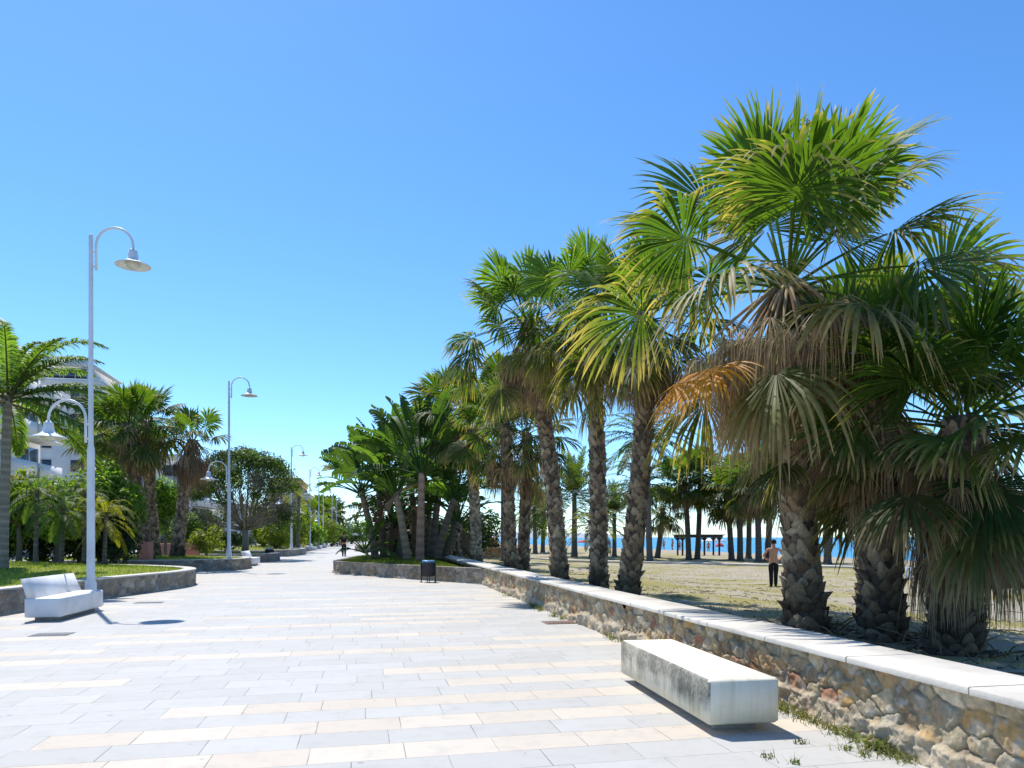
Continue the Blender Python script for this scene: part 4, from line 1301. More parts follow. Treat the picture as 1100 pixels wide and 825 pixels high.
for (pb, Y, pt, pyt, n, L, sd, lab, fan, tc) in (
        (403, 31.5, 388, 528, 12, 1.15, 701, 'outermost bird-of-paradise tree, ribbed paddles reaching over the promenade', 0.1, (.2, .15, .1)),
        (412, 33.0, 406, 520, 12, 1.4, 702, 'upright bird-of-paradise tree behind the outermost one', .6, (.13, .1, .07)),
        (437, 30.0, 425, 530, 12, 1.5, 703, 'bird-of-paradise tree with thin pale leaning stem', .3, (.27, .21, .15)),
        (451, 28.5, 453, 508, 15, 1.6, 704, 'bird-of-paradise tree with straight reddish stem, above the litter bin', -.1, (.30, .19, .14)),
        (447, 34.0, 440, 505, 14, 1.8, 705, 'tall bird-of-paradise tree in the middle of the clump', .1, (.14, .11, .08)),
        (464, 32.5, 474, 512, 14, 1.6, 706, 'bird-of-paradise tree on the right side of the clump', -.3, (.12, .1, .08)),
        (470, 30.5, 488, 535, 12, 1.35, 707, 'low bird-of-paradise tree leaning right towards the grey trunk', 0., (.14, .12, .09)),
        (425, 36.5, 415, 515, 12, 1.7, 708, 'rear bird-of-paradise tree of the clump', .2, (.12, .1, .08)),
        (430, 32.0, 432, 550, 10, 1.2, 710, 'short bird-of-paradise tree filling the middle of the clump', .4, (.12, .1, .07)),
        (458, 35.0, 462, 540, 11, 1.4, 711, 'shaded bird-of-paradise tree at the back right of the clump', -.2, (.12, .1, .07)),
        (478, 33.0, 492, 560, 10, 1.2, 712, 'short bird-of-paradise tree at the right rim of the planter', .2, (.12, .1, .07)),
        (418, 34.5, 420, 560, 10, 1.2, 713, 'short shaded bird-of-paradise tree behind the leaning stems', .1, (.12, .1, .07)),
        (396, 29.8, 392, 590, 5, .75, 709, 'young bird-of-paradise shoot with bright green leaf at the planter rim', .3, (.2, .2, .08))):
    xb = at(pb, Y); xt, zt = at(pt, Y, pyt)
    strelitzia(lab, (xb, Y, .5), (xt, Y, max(zt, .9)), int(n * 1.9), sd, L, .05 if sd == 709 else .125, 66, tc, 0 if sd == 709 else 2, fan)

# ------------------------------------------------------------------ street lamps
def lamp_arm(root, sgn, zt, reach=.75, off=.105):
    mb = MB()
    r = reach / 2
    xc = off + r
    a = np.linspace(PI, 0, 22)
    zc = zt - r
    arc = np.stack([sgn * (xc + r * np.cos(a)), np.zeros(22), zc + r * np.sin(a) * 1.0], 1)
    pts = np.concatenate([[(sgn * off, 0, zc - .5), (sgn * off, 0, zc - .25)], arc, [(sgn * (off + reach), 0, zc - .06)]])
    mb.tube(pts, .026, 10)
    for dz in (-.42, -.12):
        mb.tube([(0, 0, zc + dz), (sgn * off, 0, zc + dz)], .022, 8)
    arm = mb.build('arm', M['white_paint'], root, smooth=True)
    x, z = sgn * (off + reach), zc - .06
    mb = MB()
    mb.lathe([(.0, z + .02), (.035, z + .02), (.06, z - .02), (.085, z - .03), (.09, z - .1), (.1, z - .13), (.105, z - .2), (.14, z - .24), (.2, z - .275), (.34, z - .335), (.345, z - .345), (.335, z - .347), (.19, z - .29), (.12, z - .275), (0, z - .27)], 28, (x, 0, 0))
    sh = mb.build('lamp_shade', M['white_paint'], root, smooth=True)
    mb = MB(); mb.lathe([(.13, z - .28), (.14, z - .32), (.125, z - .365), (.08, z - .4), (0, z - .41)], 20, (x, 0, 0))
    g = mb.build('lamp_glass', M['lamp_glass'], root, smooth=True)


def street_lamp(label, loc, rz):
    root = thing('street_lamp', label, 'street lamp', loc, rz, 'white street lamps along the promenade')
    mb = MB()
    mb.lathe([(0, -.05), (.13, -.05), (.13, .03), (.115, .05), (.105, .46), (.085, .5), (.078, .52), (.072, 3.2), (.055, 3.3), (.05, 3.35), (.042, 7.6), (.03, 7.64), (0, 7.65)], 18)
    mb.build('pole', M['white_paint'], root, smooth=True)
    mb = MB(); mb.box(-.05, .05, -.118, -.09, .12, .4, bev=.006); mb.build('access_door', M['white_paint'], root)
    mb = MB(); mb.box(-.18, .18, -.18, .18, -.01, .018, bev=.004)
    for bx_ in (-.14, .14):
        for by_ in (-.14, .14): mb.lathe([(0, .05), (.016, .05), (.016, .018)], 6, (bx_, by_, 0))
    mb.build('base_plate', M['greyiron'], root)
    lamp_arm(root, 1, 7.78); lamp_arm(root, -1, 4.22)
    return root


L0 = street_lamp('nearest white street lamp, beside the white bench, with one high and one low curved arm', (-8.68, 15.35, 0), math.radians(2))
for x, Y, z, lab in ((at(246, 31.6), 31.6, .40, 'second white street lamp, rising from the planter with the right-leaning palm'), (at(313, 55), 55, .42, 'third white street lamp, against the yellow-green palms'),
                     (at(332, 71), 71.3, .3, 'fourth white street lamp along the left side'), (at(342.5, 83), 83, .2, 'fifth white street lamp along the left side'),
                     (at(347.3, 94.5), 94.5, 0, 'sixth white street lamp, far along the left side'), (at(356.8, 112), 112, 0, 'seventh white street lamp, far down the promenade'),
                     (at(361.5, 121), 121, 0, 'eighth white street lamp, near the end of the row'), (at(376.5, 160), 160, 0, 'farthest white street lamp, above the walking man')):
    dup(L0, (x, Y, z), math.radians(2), 1, lab)


# ------------------------------------------------------------------ benches
def bench(name, label, loc, rz, L=2.08, W=.535, back=False, mat='white_bench', group=None):
    root = thing(name, label, 'bench', loc, rz, group)
    mb = MB(); mb.box(0, W, 0, L, .07, .39, bev=.016)
    mb.build('seat', M[mat], root)
    mb = MB(); mb.box(.1, W - .1, .15, L - .15, -.01, .072, bev=.005)
    mb.build('plinth', M['rubber'], root)
    if back:
        mb = MB()
        v = [(.03, .02, .385), (.03, L - .02, .385), (-.06, .02, .71), (-.06, L - .02, .71), (.17, .02, .385), (.17, L - .02, .385), (.03, .02, .715), (.03, L - .02, .715)]
        mb.add(v, [(0, 1, 3, 2), (4, 6, 7, 5), (2, 3, 7, 6), (0, 2, 6, 4), (1, 5, 7, 3), (0, 4, 5, 1)])
        mb.build('backrest', M[mat], root)
        root.children[-1].modifiers.new('edge', 'BEVEL').width = .01
    return root


bench('concrete_bench', 'pale concrete block bench with black weathering on its side, by the stone wall', (1.385, 5.25, 0), math.atan2(.32, 2.06), mat='bench')
WB = 'white benches with backrests along the left side'
b0 = bench('white_bench', 'nearest white bench with backrest, at the foot of the first lamp', (-8.03, 12.25, 0), math.radians(10.5), 2.0, .55, True, group=WB)
for px, Y, lab in ((260, 36, 'second white bench, just past the second lamp'), (319.5, 67, 'third white bench, just past the third lamp'), (333, 78, 'fourth white bench, between the fourth and fifth lamps'), (340, 88, 'far white bench by the fifth lamp'), (346, 99, 'farthest white bench down the left side')):
    dup(b0, (at(px, Y), Y, 0), math.radians(10.5), 1, lab)


# ------------------------------------------------------------------ litter bins
def bin_(label, loc):
    root = thing('litter_bin', label, 'litter bin', loc, .1, 'dark metal litter bins')
    mb = MB(); mb.lathe([(0, .2), (.2, .2), (.205, .22), (.205, .70), (.21, .72), (.195, .72), (.19, .55), (0, .5)], 28)
    for k in range(24):
        a = k / 24 * 2 * PI
        mb.tube([(math.cos(a) * .207, math.sin(a) * .207, .23), (math.cos(a) * .207, math.sin(a) * .207, .69)], .009, 5)
    mb.build('drum', M['dark_metal'], root)
    for sg in (-1, 1):
        mb = MB(); mb.box(sg * .235 - .02, sg * .235 + .02, -.03, .03, 0, .66, bev=.004); mb.box(sg * .235 - .05, sg * .235 + .05, -.09, .09, 0, .015, bev=.003)
        mb.box(min(sg * .2, sg * .22), max(sg * .2, sg * .22), -.02, .02, .5, .54)
        mb.build('leg', M['dark_metal'], root)
    mb = MB(); mb.box(-.05, -.02, -.05, .05, 0, .2, bev=.004); mb.box(.02, .05, -.05, .05, 0, .2, bev=.004); mb.build('foot', M['dark_metal'], root)
    rng = np.random.default_rng(5); a = np.arange(24) / 24 * 2 * PI
    mb = MB(); mb.lathe([(.198, .66), (.214, .70), (.2, .735), (.15, .70), (.06, .715), (0, .70)], 24)
    mb.v[0][:, 2] += rng.normal(0, .008, len(mb.v[0]))
    mb.build('bin_liner', M['bag'], root)
    return root


B0 = bin_('dark drum-shaped litter bin in front of the curved planter', (at(460, 23.1), 23.1, 0)); B0.scale = (.92,) * 3
dup(B0, (at(289.5, 43.5), 43.5, 0), .3, 1, 'dark litter bin far left, past the second white bench')

# drain grates
for nm, x0, Y0, sx, sy, m, lab in (('drain_grate', at(604, 12.2), 12.2, .62, .42, 'iron', 'rusty drain grate set in the paving near the stone wall'), ('access_cover', at(56, 10.7), 10.7, .5, .35, 'greyiron', 'grey metal access cover in the paving before the white bench'),
                                   ('access_cover', at(160, 15.9), 15.9, .55, .3, 'greyiron', 'small grey cover in the paving right of the first lamp')):
    mb = MB(); mb.box(-sx / 2, sx / 2, -sy / 2, sy / 2, .001, .008, bev=.002)
    for k in range(9):
        q = -sx / 2 + sx * (k + .75) / 9.5
        mb.box(q, q + sx * .05, -sy * .42, sy * .42, .0075, .012)
    o = mb.build(nm, M[m], None, loc=(x0, Y0, 0)); o.rotation_euler = (0, 0, .2); tag(o, lab, 'drain cover')

# ------------------------------------------------------------------ weeds along the wall foot
mb = MB(); rng = np.random.default_rng(9)
for k in range(110):
    Y = rng.choice([rng.uniform(4.6, 7.2), rng.uniform(8.5, 18)]) if rng.random() < .9 else rng.uniform(4.4, 20)
    if fbm(np.array([Y * 1.1]), np.array([3.]), 3)[0] < .5: continue
    x = wall_x(Y) - .09 - abs(rng.normal(0, .05)); s = rng.uniform(.03, .085)
    n = rng.integers(10, 34)
    leaf_cloud(mb, [(x, Y, s * .5)], [(s * 1.1, s * 1.1, s * .7)], n, s * .6, ((.10, .15, .03), (.17, .2, .05), (.22, .2, .08)), rng, .2, .35, .8)
    bx = x + rng.normal(0, s, 14); by = Y + rng.normal(0, s, 14)
    blades(mb, bx, by, np.zeros(14), rng, (.03, .11), .004, ((.12, .15, .04), (.3, .27, .12)))
for (x, Y) in ((1.62, 4.72), (1.75, 4.6), (2.25, 4.75), (2.2, 4.9), (1.95, 5.05), (2.31, 5.3)):
    bx = x + rng.normal(0, .03, 16); by = Y + rng.normal(0, .02, 16)
    blades(mb, bx, by, np.zeros(16), rng, (.02, .07), .004, ((.12, .15, .04), (.25, .24, .1)))
    leaf_cloud(mb, [(x, Y, .015)], [(.04, .03, .02)], 14, .03, ((.12, .17, .04),), rng, .2)
o = mb.build('weeds', M['grass']); o['kind'] = 'stuff'

# dry stalks and stones at palm feet
mb = MB()
for (pxp, Yp) in ((866, 9.5), (948, 8.9), (1024, 8.0), (672, 13.4), (643, 15.4), (602, 17.4)):
    x0, y0, z0 = at_palm(pxp, Yp)
    for k in range(26):
        a = rng.uniform(0, 2 * PI); q = rng.uniform(.3, .75); L = rng.uniform(.12, .5); b = rng.uniform(0, 2 * PI)
        p = np.array([x0 + math.cos(a) * q, y0 + math.sin(a) * q, 0]); p[2] = pz(p[0], p[1]) + .02
        e = p + np.array([math.cos(b) * L, math.sin(b) * L, rng.uniform(-.02, .18)])
        mb.tube([p, (p + e) / 2 + [0, 0, .03], e], [.012, .009, .003], 4, np.array((.25, .18, .11)) * rng.uniform(.5, 1.2))
for k in range(900):
    Y = 5.5 + 26 * rng.random() ** 1.6; x = wall_x(Y) + .8 + rng.random() ** 1.3 * 16; L = rng.uniform(.05, .3) * (1 if rng.random() < .8 else 2); b = rng.uniform(0, 2 * PI)
    p = np.array([x, Y, pz(x, Y) + .012]); e = p + np.array([math.cos(b) * L, math.sin(b) * L, 0]); e[2] = pz(e[0], e[1]) + .012
    mb.tube([p, (p + e) / 2 + [0, 0, rng.uniform(.0, .04)], e], [.007, .009, .003], 4, np.array((.25, .19, .12)) * rng.uniform(.4, 1.5))
o = mb.build('frond_litter', M['bark']); o['kind'] = 'stuff'

# ------------------------------------------------------------------ people
def skin_mesh(verts, edges, radii, sub=2):
    me = bpy.data.meshes.new('tmp'); me.from_pydata(verts, edges, [])
    o = bpy.data.objects.new('tmp', me); C.objects.link(o)
    sm = o.modifiers.new('s', 'SKIN'); sm.use_smooth_shade = True
    o.modifiers.new('d', 'SUBSURF').levels = sub
    if not me.skin_vertices: me.skin_vertices.new()
    for i, r in enumerate(radii):
        me.skin_vertices[0].data[i].radius = r if isinstance(r, tuple) else (r, r)
        me.skin_vertices[0].data[i].use_root = (i == 0)
    dg = bpy.context.evaluated_depsgraph_get(); dg.update()
    ev = o.evaluated_get(dg); m2 = bpy.data.meshes.new_from_object(ev)
    bpy.data.objects.remove(o); bpy.data.meshes.remove(me)
    v = np.array([tuple(q.co) for q in m2.vertices]); f = [tuple(p.vertices) for p in m2.polygons]
    bpy.data.meshes.remove(m2)
    return v, f


def person(label, loc, rz, J, shirt=None, trousers=(.012, .012, .014), skin=(.42, .24, .16), hair=(.02, .015, .012), name='person', shorts=False, group=None, scale=1):
    """J: joints dict with L/R mirrored limbs given explicitly"""
    root = thing(name, label, 'person', loc, rz, group); root.scale = (scale,) * 3
    names = ['pelvis', 'waist', 'chest', 'neck', 'head', 'crown_pt']
    rad = {'pelvis': (.155, .11), 'waist': (.135, .095), 'chest': (.165, .11), 'neck': (.055, .055), 'head': (.078, .092), 'crown_pt': (.06, .072)}
    lr = {'sh': .058, 'el': .042, 'wr': .03, 'hand': (.036, .02), 'hip': .092, 'kn': .06, 'an': .04, 'toe': (.042, .03)}
    V, R_, E, I = [], [], [], {}
    def addv(k, r):
        I[k] = len(V); V.append(J[k]); R_.append(r)
    for k in names: addv(k, rad[k])
    for s in 'LR':
        for k in lr: addv(k + s, lr[k])
    E = [(I[a], I[b]) for a, b in (('pelvis', 'waist'), ('waist', 'chest'), ('chest', 'neck'), ('neck', 'head'), ('head', 'crown_pt'))]
    for s in 'LR':
        E += [(I[a + s] if a in lr else I[a], I[b + s]) for a, b in (('chest', 'sh'), ('sh', 'el'), ('el', 'wr'), ('wr', 'hand'), ('pelvis', 'hip'), ('hip', 'kn'), ('kn', 'an'), ('an', 'toe'))]
    v, f = skin_mesh(V, E, R_)
    mb = MB(); mb.add(v, f, skin)
    for s in 'LR':       # fingers and thumb
        h = np.array(J['hand' + s], float); w_ = np.array(J['wr' + s], float); d = unit(h - w_)
        sd = unit(np.cross(d, [1, 0, .01])); sd = sd
        for q, (o_, l_) in enumerate(((-.024, .07), (-.008, .085), (.008, .08), (.022, .06))):
            p0 = h + sd * o_; mid = p0 + d * l_ * .55; e = p0 + d * l_ + sd * 0 + np.array([-.012 if s == 'R' else .012, 0, 0])
            mb.tube([p0, mid, e], [.0095, .009, .006], 6, skin)
        p0 = h - d * .04 - sd * .03; mb.tube([p0, p0 + d * .035 - sd * .025, p0 + d * .07 - sd * .025], [.011, .01, .007], 6, skin)
    hd = np.array(J['head'], float); fw = np.array(J.get('face', (0, 1, 0)), float); sdv = np.cross(fw, [0, 0, 1])
    mb.tube([hd + fw * .08 + [0, 0, .01], hd + fw * .115 + [0, 0, -.015], hd + fw * .085 + [0, 0, -.03]], [.008, .014, .012], 6, skin)     # nose
    for q in (-1, 1):
        e = hd + sdv * q * .082; mb.tube([e + [0, 0, .03], e + sdv * q * .016 + [0, 0, .012], e + [0, 0, -.03]], [.01, .014, .009], 6, skin)
        e = hd + fw * .085 + sdv * q * .032 + np.array([0, 0, .02]); mb.tube([e, e + fw * .006], [.012, .006], 6, (.03, .02, .02))
    mb.tube([hd + fw * .088 + sdv * .022 + [0, 0, -.055], hd + fw * .092 + [0, 0, -.056], hd + fw * .088 - sdv * .022 + [0, 0, -.055]], .006, 5, np.array(skin) * [.8, .5, .5])
    mb.build('body', M['cloth'], root, smooth=True)
    top = np.array(J['crown_pt'], float)
    mb = MB(); a = np.linspace(0, PI * .58, 8)
    c = hd + (top - hd) * .42 - fw * .012
    ang = np.arange(16) / 16 * 2 * PI
    rows = [np.stack([c + sdv * (.098 * math.sin(t_) * math.cos(q)) + fw * (.112 * math.sin(t_) * math.sin(q)) + np.array([0, 0, 1]) * (.108 * math.cos(t_) - (.03 if math.sin(q) < .2 and t_ > 1.4 else 0) + (.035 if math.sin(q) > .5 and t_ > 1.2 else 0)) for q in ang]) for t_ in a]
    idx = np.arange(8 * 16).reshape(8, 16); nx = np.roll(idx, -1, 1)
    mb.add(np.concatenate(rows), [np.stack([idx[:-1], idx[1:], nx[1:], nx[:-1]], -1).reshape(-1, 4)], hair)
    mb.build('hair', M['cloth'], root, smooth=True)
    if trousers is not None:
        ks = ['pelvis', 'waistb'] + [k + s for s in 'LR' for k in ('hip', 'kn') + (() if shorts else ('an',))]
        JJ = dict(J); JJ['waistb'] = tuple(np.array(J['pelvis']) * .6 + np.array(J['waist']) * .4)
        if shorts:
            for s in 'LR': JJ['kn' + s] = tuple(np.array(J['hip' + s]) * .45 + np.array(J['kn' + s]) * .55)
        ii = {k: i for i, k in enumerate(ks)}
        rr = {'pelvis': (.172, .128), 'waistb': (.155, .115), 'hip': .11, 'kn': .088 if shorts else .08, 'an': .066}
        ee = [(ii['pelvis'], ii['waistb'])] + [(ii['pelvis'], ii['hip' + s]) for s in 'LR'] + [(ii['hip' + s], ii['kn' + s]) for s in 'LR']
        if not shorts: ee += [(ii['kn' + s], ii['an' + s]) for s in 'LR']
        v, f = skin_mesh([JJ[k] for k in ks], ee, [rr[k] if k in rr else rr[k[:-1]] for k in ks])
        mb = MB(); mb.add(v, f, trousers); mb.build('shorts' if shorts else 'trousers', M['cloth'], root, smooth=True)
        if not shorts:
            mb = MB()
            for s in 'LR':
                a_, b_ = np.array(J['an' + s], float), np.array(J['toe' + s], float); dd = unit(b_ - a_) * [1, 1, 0]
                mb.tube([a_ - dd * .06 - [0, 0, .02], a_ - [0, 0, .01], (a_ + b_) / 2, b_, b_ + dd * .05], [.04, .058, .055, .046, .02], 8, np.array(trousers) * .8 + .01)
            mb.build('shoes', M['cloth'], root, smooth=True)
    if shirt is not None:
        ks = ['pelvisb', 'waist', 'chest', 'collar', 'shL', 'slL', 'shR', 'slR']
        JJ = dict(J); JJ['pelvisb'] = J['pelvis']; JJ['collar'] = tuple(np.array(J['chest']) * .45 + np.array(J['neck']) * .55)
        for s in 'LR': JJ['sl' + s] = tuple(np.array(J['sh' + s]) * .3 + np.array(J['el' + s]) * .7)
        ii = {k: i for i, k in enumerate(ks)}
        v, f = skin_mesh([JJ[k] for k in ks], [(0, 1), (1, 2), (2, 3), (2, 4), (4, 5), (2, 6), (6, 7)], [(.18, .132), (.158, .118), (.185, .13), (.085, .08), .078, .068, .078, .068])
        mb = MB(); mb.add(v, f, shirt); mb.build('shirt', M['cloth'], root, smooth=True)
    return root


STAND = dict(pelvis=(0, 0, .95), waist=(0, .0, 1.1), chest=(0, -.01, 1.32), neck=(0, .0, 1.5), head=(0, .02, 1.62), crown_pt=(0, .015, 1.7),
             shL=(-.19, -.01, 1.41), elL=(-.27, -.05, 1.14), wrL=(-.27, .04, .9), handL=(-.265, .065, .82), hipL=(-.095, 0, .88), knL=(-.1, .05, .49), anL=(-.1, -.03, .09), toeL=(-.11, .1, .045),
             shR=(.19, -.01, 1.41), elR=(.27, -.02, 1.14), wrR=(.27, .1, .92), handR=(.265, .13, .85), hipR=(.095, 0, .88), knR=(.1, .0, .49), anR=(.1, -.12, .1), toeR=(.11, .0, .045))
walk = dict(STAND, knL=(-.09, .12, .5), anL=(-.09, .12, .09), toeL=(-.1, .25, .045), knR=(.09, -.02, .49), anR=(.09, -.2, .13), toeR=(.1, -.1, .045))
person('man in black shirt and trousers walking away down the promenade', (at(369.5, 53.5), 53.5, 0), .15, walk, (.012, .012, .014), scale=1.0)
hands = dict(STAND, elL=(-.34, .0, 1.17), wrL=(-.24, .16, 1.02), handL=(-.17, .2, 1.0), elR=(.34, .0, 1.17), wrR=(.24, .16, 1.02), handR=(.17, .2, 1.0), knL=(-.08, .03, .49), knR=(.08, .06, .5), anL=(-.08, -.02, .09), anR=(.08, .1, .09), toeR=(.09, .23, .045), face=(-.15, .99, 0))
xm, ym = at(831, 26.6), 26.6
person('shirtless man with short dark hair and black trousers standing in the park', (xm, ym, at(831, ym, 632)[1]), -.25, hands, None, (.012, .012, .014), (.45, .24, .15))
SIT = dict(pelvis=(0, 0, .1), waist=(0, .03, .25), chest=(0, .08, .46), neck=(0, .12, .64), head=(0, .15, .76), crown_pt=(0, .15, .84),
           shL=(-.18, .08, .55), elL=(-.27, .16, .32), wrL=(-.2, .34, .2), handL=(-.17, .41, .18), hipL=(-.1, .05, .08), knL=(-.13, .45, .12), anL=(-.13, .45, -.3), toeL=(-.14, .57, -.35),
           shR=(.18, .08, .55), elR=(.27, .16, .32), wrR=(.2, .34, .2), handR=(.17, .41, .18), hipR=(.1, .05, .08), knR=(.13, .45, .12), anR=(.13, .45, -.3), toeR=(.14, .57, -.35))

# low wall in the park that the couple sits on
wy = 46
xa, xb = at(484, wy + 2), at(556, wy)
gz = ground_at((xa + xb) / 2, wy)
wz = at(530, wy, 588)[1]
t = thing('park_wall', 'low grey stone wall in the park, carrying the sunbathing couple', 'wall', (0, 0, 0))
mb = MB(); stone_face(mb, [(xa, wy + 2), (xb, wy)], gz - .1, wz - .05, 1, .06, .0, 61, .85, .4, False); mb.build('stonework', M['stone'], t, smooth=True)
mb = MB(); cap_strip(mb, [(xa, wy + 2), (xb, wy)], wz - .05, wz, 1, .04, .42, 1.5, False); mb.build('coping', M['bgrey'], t)
person('person in dark shorts sitting bare-backed on the park wall, on the left', (at(526.5, wy + .3), wy + .25, wz + .015), -.35, SIT, (.2, .03, .03), (.03, .02, .03), (.48, .25, .16), shorts=True)
person('bare-backed person hunched on the park wall, right of the other sitter', (at(531.5, wy + .3), wy + .2, wz + .015), -.9, SIT, None, (.02, .02, .03), (.52, .29, .19), shorts=True)

# bathers far off on the beach
bp = None
BZ = []
for i, (px, Y) in enumerate(((713, 118), (722, 112), (730, 120), (738, 122), (752, 118), (761, 110), (766, 116), (783, 108), (598, 190), (606, 180), (655, 150), (722.5, 112.5))):
    x = at(px, Y); z = pz(x, Y)
    if z < -1.52: z = -1.75
    if bp is None:
        bp = person('tiny bather standing far off on the beach', (x, Y, z), .4, STAND, None, (.25, .04, .05), (.4, .22, .14), shorts=True, group='bathers on the far beach')
    else:
        dup(bp, (x, Y, z), i * 1.3, 1.0)

# ------------------------------------------------------------------ pergola, parasols, kiosk, pallets
Yp = 75
t = thing('pergola', 'dark wooden beach pergola with flat roof and braced posts', 'pergola', (at(754, Yp), Yp, ground_at(at(754, Yp), Yp)), 0)
hz = at(754, Yp, 574)[1] - t.location.z
for ix, q in enumerate((-1.95, .25, 1.75)):
    for yy in (0, 2.2):
        mb = MB(); mb.box(q - .08, q + .08, yy - .08, yy + .08, -.1, hz - .32, bev=.01)
        mb.add([(q - .35, yy - .05, hz - .33), (q + .35, yy - .05, hz - .33), (q + .07, yy - .05, hz - .65), (q - .07, yy - .05, hz - .65), (q - .35, yy + .05, hz - .33), (q + .35, yy + .05, hz - .33), (q + .07, yy + .05, hz - .65), (q - .07, yy + .05, hz - .65)],
               [(3, 2, 1, 0), (4, 5, 6, 7), (0, 1, 5, 4), (1, 2, 6, 5), (2, 3, 7, 6), (3, 0, 4, 7)])
        mb.build('post', M['wood'], t)
for yy in (0, 2.2):
    mb = MB(); mb.box(-2.35, 2.1, yy - .07, yy + .07, hz - .32, hz - .12, bev=.01); mb.build('beam', M['wood'], t)
mb = MB()
for k in range(16): mb.box(-2.4 + k * .3, -2.4 + k * .3 + .1, -.4, 2.6, hz - .12, hz, bev=.01)
mb.build('roof_slats', M['wood'], t)


def parasol(label, loc, m, R=1.3, H=2.2, group=None):
    root = thing('beach_parasol', label, 'parasol', loc, 0, group)
    mb = MB(); mb.tube([(0, 0, -.3), (0, 0, H + .1)], .025, 8); mb.build('pole', M['white_paint'], root)
    mb = MB()
    for k in range(8):
        a0, a1 = k * PI / 4, (k + 1) * PI / 4
        for dz in (0,):
            mb.add([(0, 0, H), (R * .5 * math.cos(a0), R * .5 * math.sin(a0), H - .14), (R * .5 * math.cos(a1), R * .5 * math.sin(a1), H - .14), (R * math.cos(a0), R * math.sin(a0), H - .45), (R * math.cos(a1), R * math.sin(a1), H - .45), (R * math.cos(a0), R * math.sin(a0), H - .6), (R * math.cos(a1), R * math.sin(a1), H - .6)], [(0, 1, 2), (1, 3, 4, 2), (3, 5, 6, 4)])
    o = mb.build('canopy', M[m], root); sm = o.modifiers.new('th', 'SOLIDIFY'); sm.thickness = .01
    return root


parasol('white beach parasol seen through the pergola', (at(767, 108), 108, pz(at(767, 108), 108)), 'whitecloth', 1.8, 2.3, 'parasols on the beach')
parasol('red beach parasol beside the pergola posts', (at(773, 100), 100, pz(at(773, 100), 100)), 'red', .6, 1.4, 'parasols on the beach')
parasol('red parasol far off between the left-hand date palms', (at(627, 170), 170, pz(at(627, 170), 170)), 'red', 1.6, 1.7, 'parasols on the beach')

Yk = 31; xk = at(1083, Yk)
t = thing('beach_kiosk', 'white beach kiosk with blue posts at the right edge behind the palm fans', 'kiosk', (xk, Yk, pz(xk, Yk)), 0)
mb = MB(); mb.box(-.7, 3, .1, 2.6, -.1, 3.6, bev=.02); mb.build('wall', M['whitecloth'], t)
for q in (-.3, .1, .5, 1.2):
    mb = MB(); mb.box(q - .07, q + .07, -.08, .06, -.1, 3.6, bev=.01); mb.build('post', M['blue'], t)
mb = MB(); mb.box(-1.0, 3.2, -.5, 2.9, 3.62, 3.78, bev=.02); mb.build('roof', M['whitecloth'], t)
for i, (px, Y, lab) in enumerate(((1073, 27.6, 'weathered stack of wooden pallets on the grass at the right edge'), (1093, 27.9, 'darker wooden pallet stack partly cut off by the right edge'))):
    x = at(px, Y)
    t = thing('pallet_stack', lab, 'pallet stack', (x, Y, pz(x, Y)), .1, 'pallet stacks by the kiosk')
    for lv in range(3):
        mb = MB(); z = lv * .16
        for q in (-.45, 0, .45): mb.box(-.34, .34, q - .05, q + .05, z, z + .1)
        for k in range(6): mb.box(-.34 + k * .12, -.34 + k * .12 + .09, -.5, .5, z + .1, z + .125)
        mb.build('pallet', M['pallet' if i == 0 else 'wood'], t)
# low white picket border seen between the two right trunks
t = thing('picket_fence', 'low white picket fence far back between the right-hand trunks', 'fence', (at(972, 33), 33, pz(at(972, 33), 33)), 0)
mb = MB()
for k in range(14): mb.box(-1.3 + k * .19, -1.3 + k * .19 + .09, -.015, .015, 0, .55 + .04 * (k % 2))
mb.build('pickets', M['whitecloth'], t)
mb = MB(); mb.box(-1.35, 1.35, .016, .05, .15, .2); mb.box(-1.35, 1.35, .016, .05, .4, .45); mb.build('rail', M['whitecloth'], t)

# white café awnings at the end of the promenade
for i, (px, Y) in enumerate(((380, 150), (384, 156), (388, 162))):
    parasol(['left one of the white café parasols at the promenade end', 'middle one of the white café parasols at the promenade end', 'right one of the white café parasols at the promenade end'][i],
            (at(px, Y), Y, 0), 'whitecloth', 1.6, 2.3, 'café parasols at the promenade end')

# salmon garden wall and pillar
mb = MB(); mb.box(-.24, .24, -.2, .2, -.1, .78, bev=.012)
o = mb.build('garden_pillar', M['salmon'], None, loc=(at(156, 29.9), 29.9, .44)); tag(o, 'salmon-pink square pillar among the shaggy palm trunks', 'pillar')
mb = MB(); mb.box(-2.2, 0, -.1, .1, -.5, .62, bev=.012)
o = mb.build('garden_wall', M['salmon'], None, loc=(at(214, 37), 37, .48)); tag(o, 'low salmon-pink garden wall behind the right-leaning palm', 'wall')

# ------------------------------------------------------------------ buildings
RZ = math.atan(.1956)


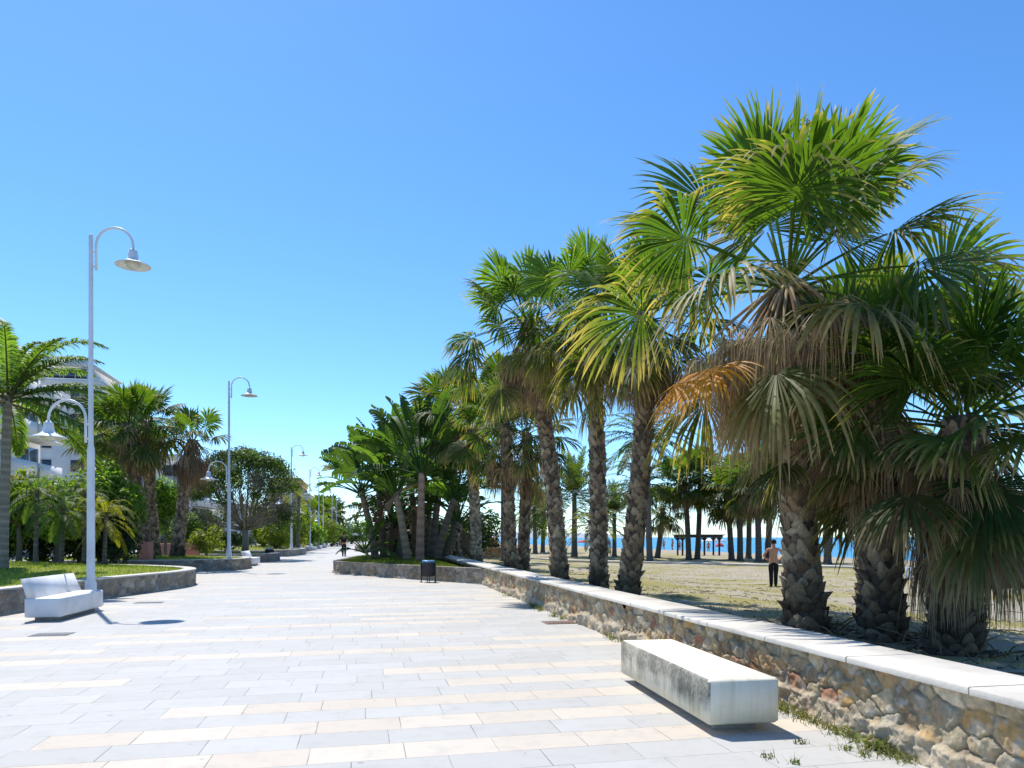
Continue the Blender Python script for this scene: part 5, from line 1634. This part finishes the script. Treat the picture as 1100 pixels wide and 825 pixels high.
def building(label, loc, W, D, floors, mat, seed, fh=3.0, balc=True, pent=None, front=True, rz=RZ, roofm='bgrey'):
    """local x: -W..0 (facade looks to +x), local y: 0..D"""
    t = thing('apartment_building', label, 'building', loc, rz, 'apartment buildings left of the promenade')
    H = floors * fh
    mb = MB(); mb.box(-W, 0, 0, D, -.2, H); mb.build('wall', M[mat], t)
    mb = MB(); mb.box(-W - .15, .15, -.15, D + .15, H + .003, H + .25); 
    for a in ((-W - .15, .15, -.15, .05), (-W - .15, .15, D - .05, D + .15), (-.05, .15, .05, D - .05), (-W - .15, -W + .05, .05, D - .05)):
        mb.box(a[0], a[1], a[2], a[3], H + .253, H + .9)
    mb.build('roof', M[mat], t)
    nb = max(2, int(D / 4.2))
    for f in range(floors):
        z = f * fh
        for b in range(nb):
            y0 = D * (b + .14) / nb; y1 = D * (b + .86) / nb
            mb = MB(); mb.box(.003, .06, y0, y1, z + .25, z + 2.45); w_ = mb.build('window', M['glass'], t)
            mb = MB()
            for q in (y0, (y0 + y1) / 2, y1): mb.box(.062, .11, q - .05, q + .05, z + .2, z + 2.5)
            mb.build('frame', M['bwhite'], w_)
        if balc:
            for b in range(nb):
                y0 = D * (b + .05) / nb; y1 = D * (b + .95) / nb
                mb = MB(); mb.box(.12, 1.7, y0, y1, z - .18, z + .02); mb.box(1.55, 1.7, y0, y1, z + .023, z + 1.0); mb.box(.12, 1.548, y0, y0 + .14, z + .023, z + 1.0); mb.box(.12, 1.548, y1 - .14, y1, z + .023, z + 1.0)
                mb.build('balcony', M['bwhite'], t)
        if front:
            nw = max(2, int(W / 4))
            for b in range(nw):
                x0 = -W * (b + .25) / nw; x1 = -W * (b + .75) / nw
                mb = MB(); mb.box(x1, x0, -.05, -.003, z + .9, z + 2.3); w_ = mb.build('window', M['glass'], t)
                mb = MB(); mb.box(x1 - .1, x0 + .1, -.12, -.053, z + .78, z + .88); mb.box(x1 - .1, x0 + .1, -.12, -.053, z + 2.32, z + 2.4); mb.box((x0 + x1) / 2 - .04, (x0 + x1) / 2 + .04, -.09, -.053, z + .88, z + 2.32)
                mb.build('frame', M['bwhite'], w_)
    if pent:
        x0, x1, y0, y1, hp = pent
        mb = MB(); mb.box(x0, x1, y0, y1, H + .26, H + hp); mb.box(x0 - .5, x1 + .5, y0 - .9, y1 + .2, H + hp + .003, H + hp + .3); mb.box(x0 + .5, x1 - 1.2, y0 + .5, y1 - 1, H + hp + .303, H + hp + 1.4)
        mb.build('penthouse', M[mat], t)
        mb = MB(); mb.box(x0 + .4, x1 - .4, y0 - .06, y0 - .003, H + .9, H + hp - .3); w_ = mb.build('window', M['glass'], t)
        mb = MB()
        for k in range(6): q = x0 + .4 + (x1 - x0 - .8) * k / 5; mb.box(q - .05, q + .05, y0 - .11, y0 - .063, H + .85, H + hp - .25)
        mb.build('frame', M['bwhite'], w_)
    return t


building('white apartment block with stacked balconies at the left edge', (at(46, 61) + 5.5, 33, 0), 14, 28, 5, 'bwhite', 1, pent=(-12, -2.5, 3, 27, 3.2), front=False)
building('pale apartment block with a set-back penthouse behind the first lamp', (at(107, 92), 92, 0), 13, 18, 7, 'bwhite', 2, 2.85, pent=(-9, -1.5, 1.5, 12, 2.7))
building('ochre building glimpsed beyond the dome tree', (at(322, 140), 140, 0), 5.5, 18, 4, 'terracotta', 3, 2.9)
building('grey white house behind the shaggy palms', (at(205, 100), 100, 0), 14, 14, 4, 'bwhite', 4, 2.9)
building('low white house far behind the dome tree', (at(262, 118), 118, 0), 12, 14, 2, 'bwhite', 5, 2.9, balc=False)

# distant headland across the bay
mb = MB(); n = 60
xs = np.linspace(-1600, 500, n); hts = 10 + 22 * fbm(xs / 260, xs * 0, 8) * np.clip((500 - xs) / 500, 0.1, 1.6)
prof = [np.c_[xs, np.full(n, 2600.), np.full(n, -2.)], np.c_[xs, np.full(n, 2720.), hts * .6], np.c_[xs, np.full(n, 2900.), hts], np.c_[xs, np.full(n, 3300.), np.full(n, -2.)]]
mb.add(np.concatenate(prof), [grid_faces(n, 4)]); o = mb.build('hills', simple('headland', (.28, .33, .36), .9, .15, .01), smooth=True); o['kind'] = 'structure'
